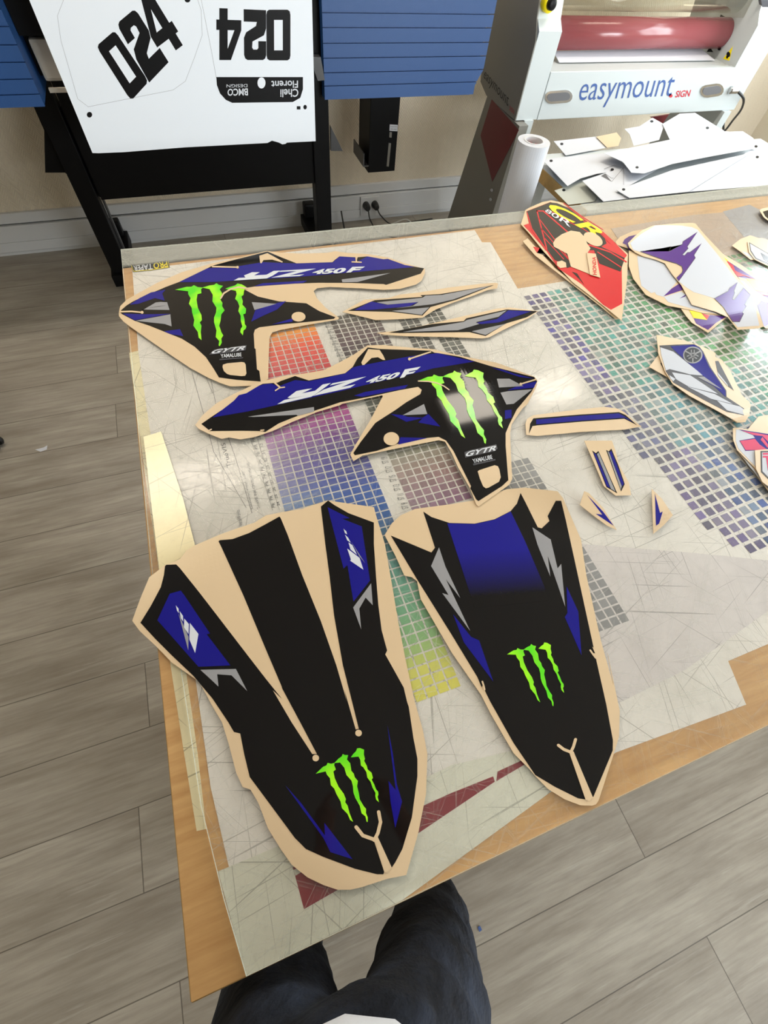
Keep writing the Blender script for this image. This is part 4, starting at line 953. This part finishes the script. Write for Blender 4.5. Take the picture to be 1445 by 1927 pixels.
# left end housing
bm = bmesh.new()
prism(bm, [(LX0, LY, .73), (LX0, 2.67, .728), (LX0, 2.76, .757), (LX0, 2.84, 1.1), (LX0, 2.80, 1.4), (LX0, 2.5, 1.4), (LX0, LY + .035, 1.06), (LX0, LY, 1.0)], (.006, 0, 0))
obj('shaded_side_panel', bm, 'lamgrey', t)  # grey skin paints the shade on the left-facing side of the housing
bm = bmesh.new()
prism(bm, [(LX0 + .006, LY, .73), (LX0 + .006, 2.66, .728), (LX0 + .006, 2.75, .757), (LX0 + .006, 2.83, 1.1), (LX0 + .006, 2.79, 1.4), (LX0 + .006, 2.5, 1.4), (LX0 + .006, LY + .035, 1.06), (LX0 + .006, LY, 1.03)], (.115, 0, 0))
obj('left_end_housing', bm, 'lamwhite', t)
bm = bmesh.new()
RX_ = 2.80
prism(bm, [(RX_, LY + .0025, .78), (RX_, 2.75, .78), (RX_, 2.83, 1.1), (RX_, 2.79, 1.4), (RX_, 2.5, 1.4), (RX_, LY + .035, 1.09), (RX_, LY + .0025, 1.05)], (.17, 0, 0))
obj('right_end_housing', bm, 'lamwhite', t)
bm = bmesh.new(); box(bm, 1.685, 2.965, LY, LY + .03, .727, .902, .003); box(bm, 1.685, 2.80, LY + .03, LY + .28, .86, .898)
obj('front_beam', bm, 'lamwhite', t)
def pill(c0, c1, w_):
    return strokes([(c0 + ' ' + c1[2:], w_)])[0]
for a_, b_ in (('Q 402,470', 'Q 474,464'), ('Q 1150,440', 'Q 1202,432')):
    h_ = slabY('handle_rim', [pill(a_, b_, 24)], LY - .004, .004, 'chrome', t)
    slabY('handle_recess', [pill(a_, b_, 15)], LY - .0055, .0015, 'inkgrey', h_)
text_on('blue_lettering', [('easymount', 'Q 545,392 1000,368 980,500 530,522', -.004, .22)], lambda x, y: onY(x, y, LY - .001), 'logoblue', t)
text_on('red_lettering', [('SIGN', 'Q 1006,437 1076,432 1066,465 996,470', .02)], lambda x, y: onY(x, y, LY - .001), 'logored', t)
slabY('red_dot', [circ('Q 977,461', 9, 9)], LY - .001, .001, 'logored', t)
text_on('side_lettering', [('easymount', 'Q 85,340 200,470 190,530 70,385', -.012)], lambda x, y: onX(x, y, LX0 - .001), 'ink', t)
text_on('side_red_lettering', [('SIGN', 'Q 203,507 225,530 222,552 200,528', 0)], lambda x, y: onX(x, y, LX0 - .001), 'logored', t)
bm = bmesh.new(); lathe(bm, [(.02, 1.66), (.056, 1.661), (.056, 2.82), (.02, 2.821)], (0, 2.53, .985), 'X', 40); obj('roller', bm, 'roller', t, True)
bm = bmesh.new(); lathe(bm, [(.02, 1.66), (.056, 1.661), (.056, 2.82), (.02, 2.821)], (0, 2.54, 1.10 + .01), 'X', 40); obj('upper_roller', bm, 'clear', t, True)
boxobj('safety_shield', (1.67, 2.82, 2.455, 2.459, 1.055, 1.24), 'clear', t)
boxobj('upper_beam', (1.67, 2.82, 2.62, 2.72, 1.18, 1.36), 'cream', t)
bm = bmesh.new(); lathe(bm, [(.0, 1.3), (.004, 1.3), (.004, 2.9), (.0, 2.9)], (0, 2.75, .95), 'X', 8); bm.free()
slabX('warning_sign', ['Q 1228,283 1278,220 1275,225 1258,292'], RX_ - .001, .001, 'yellow', t)
slabX('warning_symbol', [circ('Q 1254,262', 9, 13), circ('Q 1248,275', 5, 7)], RX_ - .0015, .0005, 'ink', t)
slabX('bearing_slot', ['Q 1218,70 1258,92 1240,130 1200,110', 'Q 1165,225 1180,250 1150,250'], RX_ - .001, .001, 'blackmetal', t)
slabX('bolt_hole', [circ('Q 1210,233', 8, 10)], RX_ - .001, .001, 'ink', t)
kb = onY(*pts('Q 380,5')[0], 2.40)
bm = bmesh.new(); lathe(bm, [(.022, -.035), (.03, -.03), (.03, -.004), (.024, 0)], kb, 'Y', 24); kc_ = obj('knob_collar', bm, 'yellow', t, True)
bm = bmesh.new(); lathe(bm, [(.012, -.055), (.018, -.052), (.02, -.035)], kb, 'Y', 24); obj('knob', bm, 'ink', kc_, True)
slabY('control_panel', 'P 1432,0 1480,0 1480,30 1438,37', 2.39, .02, 'darkgrey', t)
# legs
bm = bmesh.new(); prism(bm, [(LX0, 2.30, .725), (LX0, 2.66, .729), (LX0, 2.86, 0), (LX0, 2.36, 0)], (.05, 0, 0)); obj('leg', bm, 'lamgrey', t)
bm = bmesh.new(); prism(bm, [(LX0 + .05, 2.34, .73), (LX0 + .05, 2.42, .73), (LX0 + .05, 2.42, 0), (LX0 + .05, 2.34, 0)], (.05, 0, 0)); obj('leg_front_strip', bm, 'lamwhite', t)
bm = bmesh.new(); prism(bm, [(2.88, 2.33, .727), (2.88, 2.66, .729), (2.88, 2.86, 0), (2.88, 2.36, 0)], (.05, 0, 0)); obj('leg', bm, 'lamwhite', t)
slabX('maroon_diamond', 'P 925,187 976,245 926,342 904,255', LX0 - .0015, .001, 'maroon', t)
slabX('leg_bolt', [circ('Q 116,915', 7, 8), circ('Q 110,960', 7, 8)], LX0 - .004, .004, 'chrome', t)
slabY('rear_panel', 'Q 880,565 1010,545 1120,545 1140,575 1090,600 930,595', 2.75, .01, 'maroon', t)
boxobj('rear_tray', (1.7, 2.85, 2.70, 2.74, .66, .72), 'lamgrey', t)
# paper in the feed
t2 = tag(slabY('media_sheet', 'Q 412,240 700,232 1125,228 1190,290 1180,296 440,303', LY + .10, .001, 'paper'), 'white sheet lying in the laminator feed below the red roller', 'paper sheet')
bpy.data.objects.remove(t2)
bm = bmesh.new()
a = [onZ(*p, .902) for p in pts('Q 440,303 1188,292')]; b = [onZ(*p, .93) for p in pts('Q 412,240 1125,228')]
P = [Vector((a[0].x, a[0].y, .903)), Vector((a[1].x, a[1].y, .903)), Vector((b[1].x, b[1].y, .925)), Vector((b[0].x, b[0].y, .925))]
prism(bm, P, (0, 0, .001)); o = obj('media_sheet', bm, 'paper'); tag(o, 'white sheet lying in the laminator feed below the red roller', 'paper sheet')
# power cable of the laminator
p0 = onY(1388, 172, 2.34); p1 = onY(1399, 186, 2.33); p2 = onY(1395, 205, 2.4); p3 = onY(1380, 225, 2.5); p4 = onY(1362, 246, 2.6)
cable('black power cable curving down from the laminator right end', [p0, p1, p2, p3, p4, Vector((p4.x, 2.66, .6))], .006, 'rubber')
bm = bmesh.new(); lathe(bm, [(.01, 0), (.016, .005), (.016, .05), (.01, .055)], onY(1373, 170, 2.34) + Vector((0, 0, 0)), 'X', 16); obj('cable_connector', bm, 'chrome', t)

# standing roll and loose sheet
rb = onY(1005, 265, 1.75)
t = thing('media_roll', 'white vinyl roll standing upright between table and laminator', 'roll', (rb.x, 1.75, 0))
def lp(pr): return pr
bm = bmesh.new(); lathe(bm, [(.030, .0), (.062, .0), (.062, rb.z), (.038, rb.z), (.037, rb.z - .12)], (rb.x, 1.75, 0), 'Z', 40); obj('rolled_vinyl', bm, 'paper', t, False)
bm = bmesh.new(); lathe(bm, [(.036, rb.z - .1), (.038, rb.z - .1), (.038, rb.z + .002), (.033, rb.z + .002), (.033, rb.z - .1)], (rb.x, 1.75, 0), 'Z', 40); co_ = obj('core', bm, 'trim', t)
bm = bmesh.new(); lathe(bm, [(.001, rb.z - .02), (.034, rb.z - .02), (.034, rb.z - .018), (.001, rb.z - .018)], (rb.x, 1.75, 0), 'Z', 30); obj('core_label', bm, 'lamgrey', co_)
text_on('core_lettering', [('TE', 'Q 290,690 345,665 352,690 300,708', .05)], lambda x, y: onZ(x, y, rb.z - .017), 'red', t)
bm = bmesh.new(); prism(bm, [onY(x, y, 1.95) for x, y in pts('P 1012,288 1022,284 1028,300 996,398 982,398')], (0, .002, 0)); prism(bm, [onY(x, y, 1.95) for x, y in pts('P 975,398 990,398 960,520 940,520')], (0, .002, 0))
tag(obj('paper_sheet', bm, 'paper'), 'narrow white sheet hanging beside the standing roll', 'paper sheet')

# side table with offcuts
t = thing('side_table', 'low side table behind the work table covered in white offcuts', 'table', (2.1, 1.8, 0))
boxobj('top', (1.43, 2.80, 1.50, 1.98, .705, .735), 'lamwhite', t, .003)
boxobj('side_rail', (1.425, 1.43, 1.50, 1.98, .69, .735), 'woodedge', t)
for lx, ly in ((1.5, 1.55), (1.5, 1.93), (2.73, 1.55), (2.73, 1.93)): boxobj('leg', (lx - .02, lx + .02, ly - .02, ly + .02, 0, .705), 'lamwhite', t)
SH = [
 ('grey green offcut sheet overhanging the left front corner of side table', 'R 140,515 310,455 415,530 385,582 225,602', (198, 512), 'paperdull', ()),
 ('white offcut under others at back left with a black corner dot', 'R 135,213 395,185 465,252 210,300', (185, 230), 'paper', ()),
 ('beige toned offcut between the back left sheets', 'R 395,186 520,160 548,195 530,242 462,252', None, 'backing', ()),
 ('jagged white offcut at the back middle with a black dot near its tip', 'R 568,138 660,122 740,70 812,110 780,205 700,225 625,242 600,170', (735, 92), 'paper', ()),
 ('creased white sheet at the very back under the laminator beam', 'R 800,108 905,45 1000,40 1178,150 1100,170 850,215', (1075, 132), 'paper', ()),
 ('white sheet with a black dot at the left middle of side table', 'R 65,325 300,298 500,285 600,390 400,412 300,440 220,487', (120, 333), 'paper', ()),
 ('white sheet with cut outline marks in front of the curled one', 'R 310,455 445,410 560,375 760,390 520,530 605,562 440,582', (494, 386), 'paper', ()),
 ('wide white sheet at the right front of side table', 'R 940,525 1345,262 1445,310 1640,420 1640,470 1445,482', (1380, 310), 'paper', ()),
 ('long white tapering sheet in front centre with a black dot at left', 'R 520,512 860,390 1340,285 960,522 600,560', (563, 508), 'paper', ()),
 ('bright white sheet corner curving over the right back edge', 'R 1215,155 1290,152 1350,190 1408,256 1335,262 1290,210', (1372, 245), 'paper', ()),
 ('big white sheet with a curled left edge across the side table', 'R 440,285 560,262 1000,172 1150,150 1250,158 1300,195 1338,262 1100,305 860,352 690,410 610,405 560,340', (645, 373), 'paper', (((1215, 300), (1150, 312), .018),)),
]
for k, (lab_, s, dot, mt, cu) in enumerate(SH):
    F = Flat(.7385 + .0035 * k, cu); P = pts(s)
    o = plate('paper_sheet', [P], F, 0, mt, None, .0006); tag(o, lab_, 'paper sheet')
    if dot: 
        # the printed dot is a part of the sheet
        dd = plate('registration_dot', [circ(f'R {dot[0]},{dot[1]}', 10, 7.5)], F, 1, 'ink', None, .0001)
        dd.parent = o
    if k == 6: 
        dd = plate('cut_mark', strokes([('R 445,382 505,360 560,378 490,460 425,425 450,412 490,440 500,438', .8), ('R 562,372 563,480', .6)]), F, 1, 'inkgrey', None, .0001); dd.parent = o

# ------------------------------------------------------------ floor bits
o = tag(plate('paper_scrap', 'P 66,846 82,842 89,838 88,846 76,850', Flat(.002, ()), 0, 'paper', None), 'tiny white paper scrap on the floor left of table', 'scrap')
o = tag(plate('plastic_scrap', 'P 899,1745 903,1742 907,1750 902,1754', Flat(.002, ()), 0, 'logoblue', None), 'tiny blue scrap on the floor right of the legs', 'scrap')
# chair base at the left frame edge
cxp, cyp = -1.30, 1.70
t = thing('office_chair', 'black office chair base with casters, cut off by the left frame edge', 'chair', (cxp, cyp, 0))
bm = bmesh.new(); lathe(bm, [(.02, .05), (.035, .05), (.04, .12), (.03, .13), (.028, .42), (.01, .42)], (cxp, cyp, 0), 'Z', 24); obj('column', bm, 'rubber', t)
for k in range(5):
    a = math.radians(-22 + 72 * k); d = Vector((math.cos(a), math.sin(a), 0)); e = Vector((cxp, cyp, 0)) + d * .29
    bm = bmesh.new(); n_ = Vector((-d.y, d.x, 0))
    P = [Vector((cxp, cyp, .075)) + n_ * .03, Vector((cxp, cyp, .075)) - n_ * .03, e - n_ * .018 + Vector((0, 0, .065)), e + n_ * .018 + Vector((0, 0, .065))]
    prism(bm, P, (0, 0, .03)); obj('leg', bm, 'rubber', t)
    for sgn in (-1, 1):
        bm = bmesh.new(); lathe(bm, [(.006, -.009), (.026, -.008), (.03, 0), (.026, .008), (.006, .009)], (0, 0, 0), 'X', 20)
        c = obj('caster', bm, 'rubber', t); c.parent = t; c.matrix_parent_inverse = Matrix(); c.location = (e - Vector((cxp, cyp, 0))) + n_ * .016 * sgn + Vector((0, 0, .0305)); c.rotation_euler = (0, 0, a + math.pi / 2)
bm = bmesh.new(); box(bm, cxp - .24, cxp + .22, cyp - .24, cyp + .24, .42, .50, .04); obj('seat', bm, 'ink', t)
bm = bmesh.new(); box(bm, cxp - .28, cxp - .23, cyp - .2, cyp + .2, .55, 1.05, .02); box(bm, cxp - .27, cxp - .25, cyp - .03, cyp + .03, .44, .6); obj('backrest', bm, 'ink', t)

# ------------------------------------------------------------ person
def skinmesh(name, V, E, Rr, mat, parent, sub=2, root=0):
    me = bpy.data.meshes.new(name); me.from_pydata([Vector(v) for v in V], E, [])
    o = bpy.data.objects.new(name, me); COL.objects.link(o)
    sk = o.modifiers.new('skin', 'SKIN'); sk.use_smooth_shade = True; sk.branch_smoothing = .4
    ss = o.modifiers.new('sub', 'SUBSURF'); ss.levels = sub; ss.render_levels = sub
    for i, r in enumerate(Rr):
        r = r if isinstance(r, tuple) else (r, r)
        me.skin_vertices[0].data[i].radius = r
    me.skin_vertices[0].data[root].use_root = True
    bpy.context.view_layer.update()
    dg = bpy.context.evaluated_depsgraph_get(); m2 = bpy.data.meshes.new_from_object(o.evaluated_get(dg))
    bpy.data.objects.remove(o); bpy.data.meshes.remove(me)
    for p in m2.polygons: p.use_smooth = True
    return m2
t = thing('person', 'person in dark navy trousers and white shirt standing at the table front', 'person', (-.04, -.3, 0))
hipL, hipR = (-.155, -.270, .85), (.000, -.290, .85)
V = [(-.07, -.30, .92), hipL, (-.175, -.245, .66), (-.185, -.235, .47), (-.19, -.245, .25), (-.19, -.26, .10), hipR, (.036, -.285, .66), (.085, -.275, .48), (.10, -.30, .25), (.105, -.32, .10), (-.075, -.30, 1.0)]
E_ = [(0, 1), (1, 2), (2, 3), (3, 4), (4, 5), (0, 6), (6, 7), (7, 8), (8, 9), (9, 10), (0, 11)]
Rr = [(.13, .12), .098, .088, .068, .066, .06, .090, .083, .070, .068, .062, (.145, .11)]
m2 = skinmesh('trousers', V, E_, Rr, 'jeans', t, 3)
for v in m2.vertices:      # soft cloth folds
    n = mnoise(Vector((v.co.x * 7, v.co.y * 7, v.co.z * 19))) + .5 * mnoise(v.co * 31)
    v.co += v.normal * n * .008
link('trousers', m2, 'jeans', t)
V = [(-.115, -.288, .945), (-.08, -.30, 1.05), (-.07, -.33, 1.18), (-.06, -.37, 1.30), (-.06, -.39, 1.40), (-.22, -.39, 1.38), (-.29, -.36, 1.28), (.10, -.39, 1.38), (.17, -.36, 1.28)]
E_ = [(0, 1), (1, 2), (2, 3), (3, 4), (4, 5), (5, 6), (4, 7), (7, 8)]
m2 = skinmesh('shirt', V, E_, [(.150, .138), (.15, .125), (.15, .12), (.165, .12), (.10, .09), .072, .066, .072, .066], 'shirt', t, 2)
for v in m2.vertices: v.co += v.normal * .004 * mnoise(v.co * 16)
link('shirt', m2, 'shirt', t)
# body: neck, head, arms and hands raised to the camera
V = [(-.06, -.39, 1.38), (-.06, -.385, 1.47), (-.055, -.37, 1.54), (-.05, -.36, 1.60), (-.05, -.355, 1.66), (-.05, -.365, 1.71)]
E_ = [(0, 1), (1, 2), (2, 3), (3, 4), (4, 5)]
Rr = [.06, .055, .062, (.075, .09), (.078, .095), (.055, .065)]
def arm(sx, sh):
    b = len(V)
    wr = (sx * .10, -.15, 1.47)
    el = (sh[0] + sx * .05, -.30, 1.16)
    V.extend([sh, el, ((el[0] + wr[0]) / 2, (el[1] + wr[1]) / 2, (el[2] + wr[2]) / 2), wr, (sx * .092, -.10, 1.515), (sx * .085, -.075, 1.54)])
    E_.extend([(0, b), (b, b + 1), (b + 1, b + 2), (b + 2, b + 3), (b + 3, b + 4), (b + 4, b + 5)])
    Rr.extend([.055, .042, .038, .028, (.034, .018), (.036, .014)])
    for k in range(4):
        c = len(V); o_ = (k - 1.5) * .017
        V.extend([(sx * .083, -.058, 1.545 + o_ + .02), (sx * .066, -.042, 1.55 + o_ + .02), (sx * .05, -.040, 1.552 + o_ + .02)])
        E_.extend([(b + 5, c), (c, c + 1), (c + 1, c + 2)]); Rr.extend([.009, .0085, .007])
    c = len(V)
    V.extend([(sx * .078, -.095, 1.555), (sx * .055, -.075, 1.565)]); E_.extend([(b + 4, c), (c, c + 1)]); Rr.extend([.011, .009])
arm(-1, (-.235, -.385, 1.36)); arm(1, (.115, -.385, 1.36))
m2 = skinmesh('body', V, E_, Rr, 'skin', t, 2)
link('body', m2, 'skin', t)
bm = bmesh.new(); bmesh.ops.create_uvsphere(bm, u_segments=28, v_segments=18, radius=1)
for v in bm.verts:
    x, y, z = v.co
    if z < -.25 and y > -.2: z = -.25
    if y > .55 and z < .35: y = .55; z = max(z, .35)
    v.co = Vector((-.05 + x * .088, -.372 + y * .105, 1.685 + z * .085))
obj('hair', bm, 'hair', t, True)
for sx in (-1, 1):
    bm = bmesh.new(); bmesh.ops.create_uvsphere(bm, u_segments=12, v_segments=8, radius=1)
    for v in bm.verts: v.co = Vector((-.05 + sx * .082 + v.co.x * .008, -.355 + v.co.y * .02, 1.645 + v.co.z * .03))
    obj('ear', bm, 'skin', t, True)
    bm = bmesh.new(); bmesh.ops.create_uvsphere(bm, u_segments=14, v_segments=10, radius=1)
    for v in bm.verts: v.co = Vector((-.05 + sx * .03 + v.co.x * .012, -.268 + v.co.y * .008, 1.655 + v.co.z * .009))
    obj('eye', bm, 'white', t, True)
for fx, fy in ((-.19, -.19), (.108, -.25)):
    bm = bmesh.new(); bmesh.ops.create_uvsphere(bm, u_segments=20, v_segments=12, radius=1)
    for v in bm.verts:
        v.co = Vector((fx + v.co.x * .048, fy + v.co.y * .135, max(.0, .048 + v.co.z * .05)))
    obj('shoe', bm, 'ink', t, True)

# things of one kind share a group
GR = {'side_plate_sticker': 'white and purple side plate stickers piled at the right', 'fork_guard_sticker': 'fork guard stickers on the right of the table', 'bolt_sticker': 'tiny bolt stickers on the table',
      'swingarm_sticker': 'grey sliver stickers on the table', 'fender_sticker': 'large black fender stickers', 'shroud_sticker': 'black and blue shroud stickers', 'plate_sticker': 'red racing stickers at the back',
      'airbox_sticker': 'pink and white stickers at the right edge', 'ceiling_light': 'ceiling light fittings', 'cable': 'cables near the back wall', 'vinyl_sheet': 'vinyl sheets under the acrylic', 'paper_sheet': 'loose white sheets behind the table'}
for o in bpy.data.objects:
    k = o.name.split('.')[0]
    if o.parent is None and k in GR and 'category' in o: o['group'] = GR[k]
